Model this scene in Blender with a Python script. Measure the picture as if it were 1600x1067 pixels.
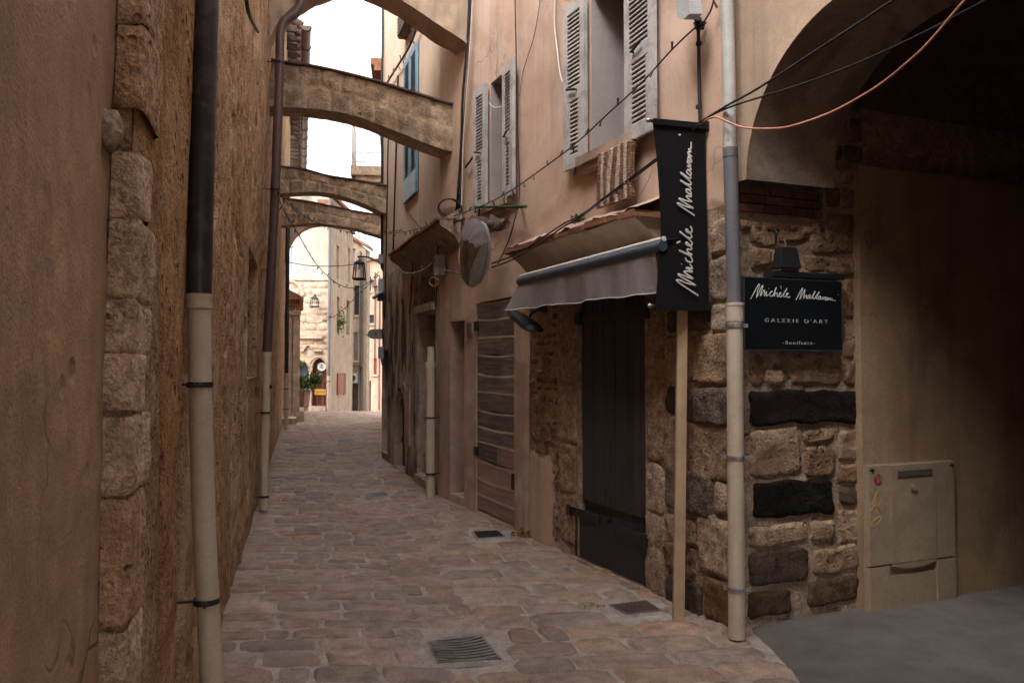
import bpy, math, random
import numpy as np
from mathutils import Vector, Matrix
sc = bpy.context.scene
for o in list(bpy.data.objects): bpy.data.objects.remove(o)
R = math.radians
# ---------------------------------------------------------------- camera
F = 1200.0; CX = 800.0; CY = 533.5; PITCH = R(1.74); EYE = 1.6
cam = bpy.data.cameras.new('camera'); camo = bpy.data.objects.new('camera', cam)
sc.collection.objects.link(camo); sc.camera = camo
camo.location = (0, 0, EYE); camo.rotation_euler = (R(90) + PITCH, 0, 0)
cam.sensor_width = 36; cam.lens = 36 * F / 1600; cam.clip_start = 0.05; cam.clip_end = 1000
# ---------------------------------------------------------------- sky, sun, exposure
SUN_EL, SUN_AZ = R(52), R(215)          # azimuth clockwise from +Y
w = bpy.data.worlds.new('World'); sc.world = w; w.use_nodes = True
nt = w.node_tree; nt.nodes.clear()
sky = nt.nodes.new('ShaderNodeTexSky'); sky.sky_type = 'NISHITA'; sky.sun_disc = False
sky.sun_elevation = SUN_EL; sky.sun_rotation = SUN_AZ; sky.air_density = 1.6; sky.dust_density = 4.0; sky.ozone_density = 1.0
hsv = nt.nodes.new('ShaderNodeHueSaturation'); hsv.inputs['Saturation'].default_value = 0.07
bg = nt.nodes.new('ShaderNodeBackground'); bg.inputs['Strength'].default_value = 0.15
wo = nt.nodes.new('ShaderNodeOutputWorld')
nt.links.new(sky.outputs[0], hsv.inputs['Color']); nt.links.new(hsv.outputs[0], bg.inputs[0]); nt.links.new(bg.outputs[0], wo.inputs[0])
sun = bpy.data.lights.new('sun', 'SUN'); sun.energy = .6; sun.angle = R(25); sun.color = (1, .95, .88)
suno = bpy.data.objects.new('sun', sun); sc.collection.objects.link(suno)
sd = Vector((math.sin(SUN_AZ) * math.cos(SUN_EL), math.cos(SUN_AZ) * math.cos(SUN_EL), math.sin(SUN_EL)))
suno.rotation_euler = sd.to_track_quat('Z', 'Y').to_euler(); suno.location = (0, 0, 30)
sc.view_settings.view_transform = 'Standard'; sc.view_settings.look = 'None'; sc.view_settings.gamma = 1
sc.view_settings.exposure = 2.1
sc.cycles.max_bounces = 5; sc.cycles.diffuse_bounces = 3; sc.cycles.adaptive_threshold = .03; sc.cycles.use_denoising = True
sc.cycles.sample_clamp_indirect = 6

# ---------------------------------------------------------------- rays and wall frames
cp, sp_ = math.cos(PITCH), math.sin(PITCH)
def ray(x, y):
    a = (x - CX) / F; b = (CY - y) / F
    return np.array([a, cp - b * sp_, sp_ + b * cp])
def atY(x, y, Y):
    r = ray(x, y); k = Y / r[1]
    return np.array([r[0] * k, Y, EYE + r[2] * k])
def ground(x, y, z=0.0):
    r = ray(x, y); k = (z - EYE) / r[2]
    return np.array([r[0] * k, r[1] * k, z])
class Fr:
    """vertical plane: origin o, horizontal direction u, outward normal n"""
    def __init__(s, o, u, n):
        s.o = np.array([o[0], o[1], 0.0]); u = np.array([u[0], u[1], 0.0]); s.u = u / np.linalg.norm(u)
        n = np.array([n[0], n[1], 0.0]); n = n - s.u * np.dot(n, s.u); s.n = n / np.linalg.norm(n)
    def w(s, S, Z, D):
        S = np.asarray(S, float); Z = np.asarray(Z, float); D = np.asarray(D, float)
        S, Z, D = np.broadcast_arrays(S, Z, D)
        return s.o + S[..., None] * s.u + D[..., None] * s.n + Z[..., None] * np.array([0, 0, 1.0])
    def px(s, x, y, d=0.0):
        r = ray(x, y); c = np.array([0, 0, EYE])
        k = (d + np.dot(s.o - c, s.n)) / np.dot(r, s.n)
        p = c + r * k
        return float(np.dot(p - s.o, s.u)), float(p[2])
    def P(s, x, y, d=0.0):
        a, b = s.px(x, y, d); return s.w(a, b, d)
RW = Fr((1.34, 4.66), (-.4253, .9050), (-.905, -.4253))     # pink house wall
OW = Fr((-.888, 9.40), (-1.352, 3.84), (-.943, -.332))       # old house wall
LW = Fr((-.47, 0), (-.2652, .9642), (.9642, .2652))          # left wall
PW = Fr((1.38, 4.69), (.93, .367), (.367, -.93))             # passage side wall
FF = Fr((-6.60, 27.5), (-1, 0.0), (0, -1))                   # far stone house
FS = Fr((-6.60, 27.5), (-.48, 6.5), (1, .05))                # its side wall
# ---------------------------------------------------------------- noise (vectorised)
def _h(i, j, k, seed):
    n = (i * 374761393 + j * 668265263 + k * 2147483647 + seed * 974711) & 0xffffffff
    n = (n ^ (n >> 13)) * 1274126177 & 0xffffffff
    n = (n ^ (n >> 16)) * 2246822519 & 0xffffffff
    return ((n ^ (n >> 15)) & 0xffff) / 32767.5 - 1.0
def vn(P, seed=0):
    P = np.asarray(P, float); I = np.floor(P).astype(np.int64); f = P - I; f = f * f * (3 - 2 * f)
    i, j, k = I[..., 0], I[..., 1], I[..., 2]; x, y, z = f[..., 0], f[..., 1], f[..., 2]
    L = lambda a, b, t: a + (b - a) * t
    H = lambda a, b, c: _h(i + a, j + b, k + c, seed)
    return L(L(L(H(0,0,0), H(1,0,0), x), L(H(0,1,0), H(1,1,0), x), y), L(L(H(0,0,1), H(1,0,1), x), L(H(0,1,1), H(1,1,1), x), y), z)
def fbm(P, sc_=1.0, oct=4, seed=0, gain=.5):
    P = np.asarray(P, float) * sc_; a = 1.0; t = 0; o = 0
    for q in range(oct):
        o = o + a * vn(P + 17.3 * q, seed + q); t += a; a *= gain; P = P * 2.03
    return o / t
# ---------------------------------------------------------------- mesh collector
class MB:
    def __init__(s): s.V = []; s.C = []; s.F = []; s.S = []; s.M = []; s.n = 0
    def add(s, V, Fs, col=(1, 1, 1), smooth=False, mi=0):
        V = np.asarray(V, float).reshape(-1, 3); b = s.n; s.V.append(V)
        C = np.asarray(col, float)
        if C.ndim == 1: C = np.tile(C, (len(V), 1))
        s.C.append(C); s.n += len(V)
        for f in Fs: s.F.append(tuple(int(i) + b for i in f))
        s.S += [smooth] * len(Fs); s.M += [mi] * len(Fs)
        return s
    def grid(s, V, nu, nv, col=(1, 1, 1), smooth=True, mi=0, mask=None, closeu=False, flip=False):
        """V: nu*nv points, index u*nv+v"""
        Fs = []
        for u in range(nu if closeu else nu - 1):
            for v in range(nv - 1):
                if mask is not None and mask[u, v]: continue
                a = u * nv + v; b = ((u + 1) % nu) * nv + v
                Fs.append((a, a + 1, b + 1, b) if flip else (a, b, b + 1, a + 1))
        return s.add(V, Fs, col, smooth, mi)
    def hexa(s, c, col=(1, 1, 1), mi=0):
        """8 corners: 0-3 bottom ring, 4-7 top ring"""
        return s.add(c, [(3, 2, 1, 0), (4, 5, 6, 7), (0, 1, 5, 4), (1, 2, 6, 5), (2, 3, 7, 6), (3, 0, 4, 7)], col, False, mi)
    def box(s, fr, s0, s1, z0, z1, d0, d1, col=(1, 1, 1), mi=0):
        q = [(s0, d0), (s1, d0), (s1, d1), (s0, d1)]
        return s.hexa([fr.w(a, z, d) for z in (z0, z1) for a, d in q], col, mi)
    def boxw(s, c, sx, sy, sz, rz=0, col=(1, 1, 1), mi=0):
        ca, sa = math.cos(rz), math.sin(rz); o = []
        for z in (0, sz):
            for x, y in ((-sx/2, -sy/2), (sx/2, -sy/2), (sx/2, sy/2), (-sx/2, sy/2)):
                o.append((c[0] + x*ca - y*sa, c[1] + x*sa + y*ca, c[2] + z))
        return s.hexa(o, col, mi)
    def tube(s, pts, r, seg=10, col=(1, 1, 1), mi=0, cap=True, up=None):
        P = [np.array(p, float) for p in pts]; n = len(P)
        rr = r if hasattr(r, '__len__') else [r] * n
        V = []; prev = None
        for i in range(n):
            t = P[min(i + 1, n - 1)] - P[max(i - 1, 0)]; t = t / (np.linalg.norm(t) + 1e-9)
            if prev is None:
                a = np.array([0, 0, 1.0]) if abs(t[2]) < .9 else np.array([0, 1.0, 0])
                prev = np.cross(t, a); prev /= np.linalg.norm(prev)
            prev = prev - t * np.dot(prev, t); prev /= (np.linalg.norm(prev) + 1e-9); bb = np.cross(t, prev)
            for k in range(seg):
                th = 2 * math.pi * k / seg
                V.append(P[i] + rr[i] * (math.cos(th) * prev + math.sin(th) * bb))
        Fs = []
        for i in range(n - 1):
            for k in range(seg):
                k2 = (k + 1) % seg
                Fs.append((i*seg + k, (i+1)*seg + k, (i+1)*seg + k2, i*seg + k2))
        s.add(V, Fs, col, seg > 4, mi)
        if cap:
            s.add(V[:seg], [tuple(range(seg))], col, False, mi); s.add(V[-seg:], [tuple(reversed(range(seg)))], col, False, mi)
        return s
    def prism(s, A, B, col=(1, 1, 1), mi=0):
        """two matching polygons"""
        n = len(A); Fs = [tuple(range(n)), tuple(reversed(range(n, 2*n)))]
        for i in range(n): j = (i + 1) % n; Fs.append((j, i, n + i, n + j))
        return s.add(list(A) + list(B), Fs, col, False, mi)
    def build(s, name, mat, parent=None, base=None):
        V = np.concatenate(s.V); C = np.concatenate(s.C)
        if parent is not None: b = world_base(parent)
        else: b = np.array(base if base is not None else [(V[:,0].min()+V[:,0].max())/2, (V[:,1].min()+V[:,1].max())/2, V[:,2].min()], float)
        me = bpy.data.meshes.new(name); me.from_pydata((V - b).tolist(), [], s.F)
        me.polygons.foreach_set('use_smooth', s.S); me.polygons.foreach_set('material_index', s.M)
        ca = me.color_attributes.new('Col', 'FLOAT_COLOR', 'POINT')
        ca.data.foreach_set('color', np.hstack([C, np.ones((len(C), 1))]).ravel())
        for m in (mat if isinstance(mat, (list, tuple)) else [mat]): me.materials.append(m)
        me.update()
        o = bpy.data.objects.new(name, me); sc.collection.objects.link(o)
        if parent is not None: o.parent = parent
        else: o.location = b
        return o
def world_base(o):
    b = np.zeros(3)
    while o is not None: b += np.array(o.location); o = o.parent
    return b
def tag(o, label=None, cat=None, group=None, kind=None):
    if label: o['label'] = label
    if cat: o['category'] = cat
    if group: o['group'] = group
    if kind: o['kind'] = kind
    return o
def thing(name, label, cat, loc, group=None):
    o = bpy.data.objects.new(name, None); sc.collection.objects.link(o); o.empty_display_size = .2
    o.location = tuple(float(v) for v in loc); return tag(o, label, cat, group)
def struct(o): o['kind'] = 'structure'; return o
def spl(pts, n=6):
    """Catmull-Rom"""
    P = [np.array(p, float) for p in pts]; P = [2*P[0]-P[1]] + P + [2*P[-1]-P[-2]]; o = []
    for i in range(1, len(P) - 2):
        for k in range(n):
            t = k / n
            o.append(.5*((2*P[i]) + (P[i+1]-P[i-1])*t + (2*P[i-1]-5*P[i]+4*P[i+1]-P[i+2])*t*t + (3*P[i]-P[i-1]-3*P[i+1]+P[i+2])*t**3))
    o.append(P[-2]); return o
# ---------------------------------------------------------------- materials
def nd(nt, t, **k):
    n = nt.nodes.new(t)
    for a, b in k.items():
        if a in n.inputs: n.inputs[a].default_value = b
        else: setattr(n, a, b)
    return n
def ramp(nt, src, stops):
    r = nt.nodes.new('ShaderNodeValToRGB'); e = r.color_ramp.elements
    while len(e) > 1: e.remove(e[-1])
    e[0].position = stops[0][0]; e[0].color = (*([stops[0][1]]*3), 1) if not hasattr(stops[0][1], '__len__') else (*stops[0][1], 1)
    for p, c in stops[1:]:
        x = e.new(p); x.color = (c, c, c, 1) if not hasattr(c, '__len__') else (*c, 1)
    nt.links.new(src, r.inputs[0]); return r.outputs[0]
def mix(nt, a, b, fac, mode='MIX'):
    m = nt.nodes.new('ShaderNodeMix'); m.data_type = 'RGBA'; m.blend_type = mode
    for sck, v in ((m.inputs[6], a), (m.inputs[7], b), (m.inputs[0], fac)):
        if isinstance(v, bpy.types.NodeSocket): nt.links.new(v, sck)
        elif hasattr(v, '__len__'): sck.default_value = (*v, 1)
        else: sck.default_value = v
    return m.outputs[2]
def noise(nt, vec, scale, detail=4, rough=.55, dist=0.0, mapping=None):
    if mapping:
        mp = nt.nodes.new('ShaderNodeMapping'); mp.inputs['Scale'].default_value = mapping
        nt.links.new(vec, mp.inputs[0]); vec = mp.outputs[0]
    n = nt.nodes.new('ShaderNodeTexNoise'); n.inputs['Scale'].default_value = scale; n.inputs['Detail'].default_value = detail
    n.inputs['Roughness'].default_value = rough; n.inputs['Distortion'].default_value = dist
    nt.links.new(vec, n.inputs['Vector']); return n.outputs['Fac']
def mth(nt, op, a, b=0.0):
    m = nt.nodes.new('ShaderNodeMath'); m.operation = op
    for i, v in enumerate((a, b)):
        if isinstance(v, bpy.types.NodeSocket): nt.links.new(v, m.inputs[i])
        else: m.inputs[i].default_value = v
    return m.outputs[0]
def surf(name, c1, c2, big=.8, mid=5, fine=60, grain=.25, streak=None, streak_amt=.5, patch=None, patch_amt=.5, patch_scale=1.2,
         bump=.4, bdist=.01, pits=0, rough=.95, attr=True, spec=.12, metallic=0.0, wav=None, cracks=0):
    """weathered mineral/painted surface: two-tone large noise, grain, vertical run-off stains, patches, pits"""
    m = bpy.data.materials.new(name); m.use_nodes = True; nt = m.node_tree
    b = nt.nodes['Principled BSDF']; tc = nt.nodes.new('ShaderNodeTexCoord'); v = tc.outputs['Object']
    nb = noise(nt, v, big, 6, .62, .3); nm = noise(nt, v, mid, 5, .6); nf = noise(nt, v, fine, 3, .6)
    col = mix(nt, c1, c2, ramp(nt, nb, [(.35, 0), (.65, 1)]))
    col = mix(nt, col, ramp(nt, nm, [(.3, 1 - grain), (.7, 1 + grain*.6)]), 1.0, 'MULTIPLY')
    col = mix(nt, col, ramp(nt, nf, [(.3, 1 - grain*.8), (.7, 1 + grain*.5)]), 1.0, 'MULTIPLY')
    if patch is not None:
        npz = noise(nt, v, patch_scale, 7, .65, .8)
        f = mth(nt, 'MULTIPLY', ramp(nt, npz, [(.5, 0), (.6, 1)]), patch_amt); col = mix(nt, col, patch, f)
    if streak is not None:
        ns = noise(nt, v, 3.0, 5, .65, .2, mapping=(1.6, 1.6, .16))
        f = mth(nt, 'MULTIPLY', ramp(nt, ns, [(.48, 0), (.68, 1)]), streak_amt); col = mix(nt, col, streak, f)
    h = mth(nt, 'ADD', mth(nt, 'MULTIPLY', nm, .6), mth(nt, 'MULTIPLY', nf, .35))
    if pits:
        vo = nt.nodes.new('ShaderNodeTexVoronoi'); vo.inputs['Scale'].default_value = pits
        nt.links.new(v, vo.inputs['Vector'])
        pm = ramp(nt, noise(nt, v, pits*.15, 3), [(.54, 0), (.66, 1)])
        pit = mth(nt, 'MULTIPLY', ramp(nt, vo.outputs['Distance'], [(.12, 1), (.3, 0)]), pm)
        h = mth(nt, 'SUBTRACT', h, mth(nt, 'MULTIPLY', pit, .9)); col = mix(nt, col, [c*.55 for c in c1], mth(nt, 'MULTIPLY', pit, .55))
    if cracks:
        vo = nt.nodes.new('ShaderNodeTexVoronoi'); vo.feature = 'DISTANCE_TO_EDGE'; vo.inputs['Scale'].default_value = cracks
        wv = nt.nodes.new('ShaderNodeVectorMath'); wv.operation = 'ADD'
        sc3 = nt.nodes.new('ShaderNodeTexNoise'); sc3.inputs['Scale'].default_value = 3; nt.links.new(v, sc3.inputs['Vector'])
        nt.links.new(v, wv.inputs[0]); nt.links.new(sc3.outputs['Color'], wv.inputs[1]); nt.links.new(wv.outputs[0], vo.inputs['Vector'])
        ck = mth(nt, 'MULTIPLY', ramp(nt, vo.outputs['Distance'], [(0, 1), (.012, 0)]), ramp(nt, nb, [(.5, 0), (.62, 1)]))
        col = mix(nt, col, [c*.4 for c in c1], mth(nt, 'MULTIPLY', ck, .8)); h = mth(nt, 'SUBTRACT', h, ck)
    if attr:
        a = nt.nodes.new('ShaderNodeAttribute'); a.attribute_name = 'Col'; col = mix(nt, col, a.outputs['Color'], 1.0, 'MULTIPLY')
    bp = nt.nodes.new('ShaderNodeBump'); bp.inputs['Strength'].default_value = bump; bp.inputs['Distance'].default_value = bdist
    nt.links.new(h, bp.inputs['Height']); nt.links.new(bp.outputs[0], b.inputs['Normal']); nt.links.new(col, b.inputs['Base Color'])
    b.inputs['Roughness'].default_value = rough; b.inputs['Metallic'].default_value = metallic; b.inputs['Specular IOR Level'].default_value = spec
    return m
def wood(name, c1, c2, axis='z', scale=1.0, rough=.8, bump=.4, grain=.3):
    m = bpy.data.materials.new(name); m.use_nodes = True; nt = m.node_tree; b = nt.nodes['Principled BSDF']
    v = nt.nodes.new('ShaderNodeTexCoord').outputs['Object']
    mp = {'z': (14, 14, .9), 'h': (.9, .9, 16)}[axis]
    n1 = noise(nt, v, scale, 6, .65, .4, mapping=mp); n2 = noise(nt, v, 2.5, 4, .6)
    col = mix(nt, c1, c2, ramp(nt, n1, [(.35, 0), (.7, 1)]))
    col = mix(nt, col, ramp(nt, n2, [(.3, 1 - grain), (.7, 1 + grain*.5)]), 1.0, 'MULTIPLY')
    a = nt.nodes.new('ShaderNodeAttribute'); a.attribute_name = 'Col'; col = mix(nt, col, a.outputs['Color'], 1.0, 'MULTIPLY')
    bp = nt.nodes.new('ShaderNodeBump'); bp.inputs['Strength'].default_value = bump; bp.inputs['Distance'].default_value = .006
    nt.links.new(n1, bp.inputs['Height']); nt.links.new(bp.outputs[0], b.inputs['Normal']); nt.links.new(col, b.inputs['Base Color'])
    b.inputs['Roughness'].default_value = rough; b.inputs['Specular IOR Level'].default_value = .25
    return m
def plain(name, c, rough=.6, metallic=0.0, grain=.12, scale=9, spec=.4, dirt=None, dirt_amt=.5, bump=.05, attr=False):
    return surf(name, c, [x*.86 for x in c], big=1.5, mid=scale, fine=scale*8, grain=grain, patch=dirt, patch_amt=dirt_amt, patch_scale=5,
                bump=bump, bdist=.004, rough=rough, metallic=metallic, spec=spec, attr=attr)
M = {}
M['pink'] = surf('pink_plaster', (.60, .415, .32), (.535, .36, .27), big=.7, mid=3, fine=90, grain=.14, streak=(.36, .27, .22), streak_amt=.65, patch=(.66, .50, .41), patch_amt=.55, patch_scale=.9, bump=.35, bdist=.008, cracks=.6)
M['pink_low'] = surf('worn_shaded_pink_plaster', (.50, .345, .27), (.42, .29, .225), big=1.3, mid=5, fine=90, grain=.2, streak=(.25, .20, .17), streak_amt=.6, patch=(.56, .42, .33), patch_amt=.6, patch_scale=2.0, bump=.4, bdist=.008)
M['oldwall'] = surf('decayed_plaster', (.56, .45, .37), (.45, .36, .29), big=1.1, mid=5, fine=50, grain=.35, streak=(.06, .045, .035), streak_amt=.95, patch=(.5, .37, .27), patch_amt=.5, patch_scale=1.5, bump=.9, bdist=.03, pits=9)
M['peach'] = surf('peach_plaster', (.66, .50, .37), (.56, .43, .33), big=.8, mid=3, fine=70, grain=.12, streak=(.42, .36, .31), streak_amt=.6, bump=.3, bdist=.008)
M['beige'] = surf('beige_plaster', (.50, .37, .275), (.42, .305, .22), big=.9, mid=3, fine=80, grain=.18, streak=(.24, .18, .14), streak_amt=.6, bump=.35, bdist=.008)
M['brown'] = surf('brown_roughcast', (.50, .32, .205), (.41, .255, .155), big=.8, mid=8, fine=100, grain=.24, streak=(.29, .185, .12), streak_amt=.5, patch=(.40, .25, .185), patch_amt=.6, patch_scale=1.4, bump=.8, bdist=.010, pits=9, cracks=.55)
M['rubble'] = surf('rough_lime_render', (.54, .335, .195), (.43, .25, .135), big=.9, mid=11, fine=55, grain=.45, streak=(.24, .14, .08), streak_amt=.5, patch=(.64, .47, .33), patch_amt=.6, patch_scale=1.6, bump=1.0, bdist=.05, pits=12)
M['stone'] = surf('limestone', (.50, .385, .30), (.40, .30, .23), big=2.5, mid=14, fine=60, grain=.5, patch=(.25, .165, .12), patch_amt=.6, patch_scale=3, bump=1.0, bdist=.035, pits=22)
M['mortar'] = surf('wall_mortar', (.44, .32, .24), (.33, .23, .17), big=2, mid=12, fine=60, grain=.45, patch=(.2, .13, .09), patch_amt=.5, patch_scale=2.5, bump=1.0, bdist=.03, pits=14)
M['arch'] = surf('arch_stone', (.62, .46, .33), (.52, .38, .27), big=1.2, mid=6, fine=40, grain=.4, patch=(.28, .21, .16), patch_amt=.55, patch_scale=3.2, streak=(.3, .23, .17), streak_amt=.3, bump=1.0, bdist=.04, pits=9)
M['paver'] = surf('paving_stone', (.40, .30, .255), (.32, .24, .205), big=1.6, mid=9, fine=95, grain=.36, patch=(.42, .355, .315), patch_amt=.25, patch_scale=2.3, bump=.9, bdist=.018, rough=.72, spec=.3)
M['bed'] = surf('paving_mortar', (.47, .40, .355), (.36, .305, .27), big=2, mid=9, fine=95, grain=.34, bump=1, bdist=.025)
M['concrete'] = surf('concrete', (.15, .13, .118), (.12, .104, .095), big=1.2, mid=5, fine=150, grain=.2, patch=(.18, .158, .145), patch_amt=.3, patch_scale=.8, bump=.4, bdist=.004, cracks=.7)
M['soil'] = surf('soil', (.16, .13, .1), (.1, .08, .06), grain=.3)
M['white_wall'] = surf('pale_plaster', (.56, .49, .41), (.49, .42, .35), big=.6, mid=3, fine=40, grain=.16, streak=(.36, .3, .24), streak_amt=.55, bump=.3)
M['pale_stone'] = surf('pale_limestone', (.56, .44, .34), (.46, .35, .26), big=1, mid=5, fine=30, grain=.28, patch=(.34, .24, .17), patch_amt=.5, bump=.8, bdist=.03)
M['far_ochre'] = surf('ochre_plaster', (.46, .345, .25), (.38, .28, .2), big=.6, mid=3, fine=30, grain=.22, streak=(.2, .15, .115), streak_amt=.75, bump=.4, bdist=.02)
M['far_pink'] = surf('faded_pink_plaster', (.52, .35, .26), (.42, .28, .2), big=.6, mid=3, fine=30, grain=.2, streak=(.24, .17, .14), streak_amt=.7, bump=.4, bdist=.02)
M['tile'] = surf('roof_tile', (.34, .17, .10), (.25, .12, .08), big=3, mid=8, fine=50, grain=.3, bump=.5)
M['tile_dark'] = surf('weathered_dark_tile', (.13, .07, .05), (.09, .05, .04), big=3, mid=8, fine=50, grain=.3, bump=.5)
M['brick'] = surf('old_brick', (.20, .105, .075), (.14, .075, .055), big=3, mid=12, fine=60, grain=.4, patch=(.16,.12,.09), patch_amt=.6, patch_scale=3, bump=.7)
M['reveal'] = surf('grey_reveal', (.40, .35, .335), (.34, .30, .29), big=1, mid=4, fine=60, grain=.12, bump=.15, bdist=.004, streak=(.25, .21, .2), streak_amt=.4)
M['soffit_shade'] = surf('shaded_dirty_soffit_plaster', (.36, .26, .19), (.24, .17, .125), big=1.4, mid=4, fine=70, grain=.25, patch=(.13, .10, .085), patch_amt=.85, patch_scale=1.1, bump=.6, bdist=.01)  # shade under the arch painted into the base tone; patches are dirt
M['greywood'] = plain('grey_metal_pipe', (.14, .125, .11), rough=.6)
M['dark_in'] = plain('dark_interior', (.02, .017, .015), rough=.9)
M['shutter'] = plain('worn_white_paint', (.52, .49, .48), rough=.65, dirt=(.28, .25, .24), dirt_amt=.6)
M['shutter_dark'] = plain('worn_grey_slats', (.22, .19, .175), rough=.7, dirt=(.1, .08, .07))
M['blue'] = plain('blue_paint', (.20, .32, .41), rough=.6, dirt=(.12, .2, .26))
M['blue_pale'] = plain('pale_blue_paint', (.42, .55, .63), rough=.6)
M['door_dark'] = wood('charcoal_planks', (.062, .052, .054), (.035, .03, .031), 'z', rough=.5, bump=.6)
M['door_panel'] = plain('black_board', (.022, .021, .025), rough=.45, grain=.2)
M['old_wood'] = wood('grey_weathered_boards', (.25, .19, .165), (.085, .062, .054), 'h', scale=2.2, bump=1.0)
M['pink_wood'] = wood('faded_pink_boards', (.42, .27, .23), (.30, .19, .165), 'h', scale=1.2, bump=.7)
M['wood_edge'] = wood('pale_board_edge', (.42, .34, .26), (.3, .23, .17), 'h')
M['dkwood'] = wood('dark_old_wood', (.09, .06, .045), (.05, .034, .027), 'z', bump=.7)
M['brown_door'] = wood('red_brown_door', (.15, .05, .035), (.10, .032, .025), 'z', bump=.4)
M['post'] = wood('pale_lath', (.48, .34, .21), (.38, .26, .16), 'z', bump=.2)
M['cream'] = surf('cream_plastic_pipe', (.56, .46, .36), (.50, .405, .31), big=1.5, mid=10, fine=80, grain=.10, streak=(.36, .24, .15), streak_amt=.4, patch=(.42, .31, .22), patch_amt=.3, patch_scale=6, bump=.1, bdist=.004, rough=.5, attr=False, pits=38, spec=.35)
M['black_pipe'] = plain('black_pipe', (.035, .03, .034), rough=.38, grain=.25, dirt=(.09, .08, .085), dirt_amt=.5)
M['brown_pipe'] = plain('brown_pipe', (.10, .055, .05), rough=.4, grain=.2)
M['white_pipe'] = plain('white_pipe', (.47, .46, .43), rough=.5, grain=.1, dirt=(.36, .34, .3), dirt_amt=.4)
M['grey_pipe'] = plain('grey_pipe', (.155, .15, .165), rough=.5, grain=.1)
M['rust'] = plain('rust', (.26, .11, .04), rough=.9, grain=.4)
M['clamp'] = plain('dark_metal', (.05, .05, .055), rough=.45, metallic=.6)
M['steel'] = plain('galvanised_steel', (.42, .42, .43), rough=.4, metallic=.8)
M['black'] = plain('black_cable', (.015, .015, .017), rough=.5)
M['iron'] = plain('cast_iron', (.25, .24, .235), rough=.4, metallic=.4, grain=.3, dirt=(.34, .31, .28))
M['ironbrown'] = plain('rusty_iron', (.15, .10, .085), rough=.7, metallic=.3, grain=.3)
M['banner'] = plain('black_fabric', (.010, .009, .011), rough=.85, grain=.1, spec=.15)
M['ink'] = plain('white_lettering', (.62, .60, .58), rough=.6, grain=.02)
M['ink2'] = plain('grey_lettering', (.30, .30, .31), rough=.6, grain=.02)
M['sign'] = plain('blue_black_board', (.006, .0075, .0095), rough=.5, grain=.1, spec=.25)
M['signedge'] = plain('sign_edge', (.06, .075, .075), rough=.5)
M['canvas'] = plain('grey_canvas', (.24, .205, .20), rough=.85, grain=.15, dirt=(.2, .16, .15), scale=5)
M['cassette'] = plain('blue_grey_metal', (.10, .13, .18), rough=.35, metallic=.5)
M['whitem'] = plain('white_metal', (.7, .69, .66), rough=.5)
M['cabinet'] = plain('beige_cabinet', (.34, .255, .18), rough=.6, grain=.12, dirt=(.24, .17, .115), dirt_amt=.5, scale=4)
M['blockpl'] = surf('beige_block_plaster', (.36, .245, .155), (.30, .20, .125), big=.9, mid=3, fine=70, grain=.2, bump=.6, bdist=.012, streak=(.15, .10, .07), streak_amt=.45, patch=(.19, .125, .08), patch_amt=.5, patch_scale=1.7, cracks=.8)
M['seam'] = plain('seam', (.08, .06, .05), rough=.9)
M['plate'] = plain('label_plate', (.09, .085, .07), rough=.5)
M['red'] = plain('red_sticker', (.35, .03, .05), rough=.5)
M['orange'] = plain('orange_paint', (.50, .27, .08), rough=.8)
M['orangecable'] = plain('copper_pink_cable', (.62, .26, .18), rough=.5)
M['whitecable'] = plain('white_cable', (.7, .66, .6), rough=.5)
M['bulb'] = plain('clear_bulb', (.07, .08, .08), rough=.2)
M['lampgrey'] = plain('grey_lamp_housing', (.40, .41, .41), rough=.45)
M['rope1'] = plain('brown_rope', (.26, .145, .095), rough=1, grain=.5, scale=60)
M['rope2'] = plain('cream_rope', (.66, .52, .42), rough=1, grain=.4, scale=60)
M['leaf'] = plain('leaf', (.06, .11, .035), rough=.6, grain=.3)
M['leaf2'] = plain('dark_leaf', (.035, .075, .02), rough=.6, grain=.3)
M['leafdead'] = plain('dead_leaf', (.30, .13, .05), rough=.8, grain=.3)
M['terracotta'] = plain('terracotta', (.24, .12, .075), rough=.8, grain=.2)
M['yellow'] = plain('yellow_board', (.62, .36, .05), rough=.6)
M['redshut'] = plain('red_brown_shutter', (.26, .07, .04), rough=.6)
M['glass'] = plain('dark_glass', (.03, .04, .05), rough=.08, spec=.6)
def mirror_mat():
    m = bpy.data.materials.new('mirror'); m.use_nodes = True; nt = m.node_tree; b = nt.nodes['Principled BSDF']
    v = nt.nodes.new('ShaderNodeTexCoord').outputs['Object']
    b.inputs['Metallic'].default_value = 1; b.inputs['Roughness'].default_value = .06
    nt.links.new(ramp(nt, noise(nt, v, 4, 4), [(.3, .28), (.7, .5)]), b.inputs['Base Color'])
    return m
M['mirror'] = mirror_mat()
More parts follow.
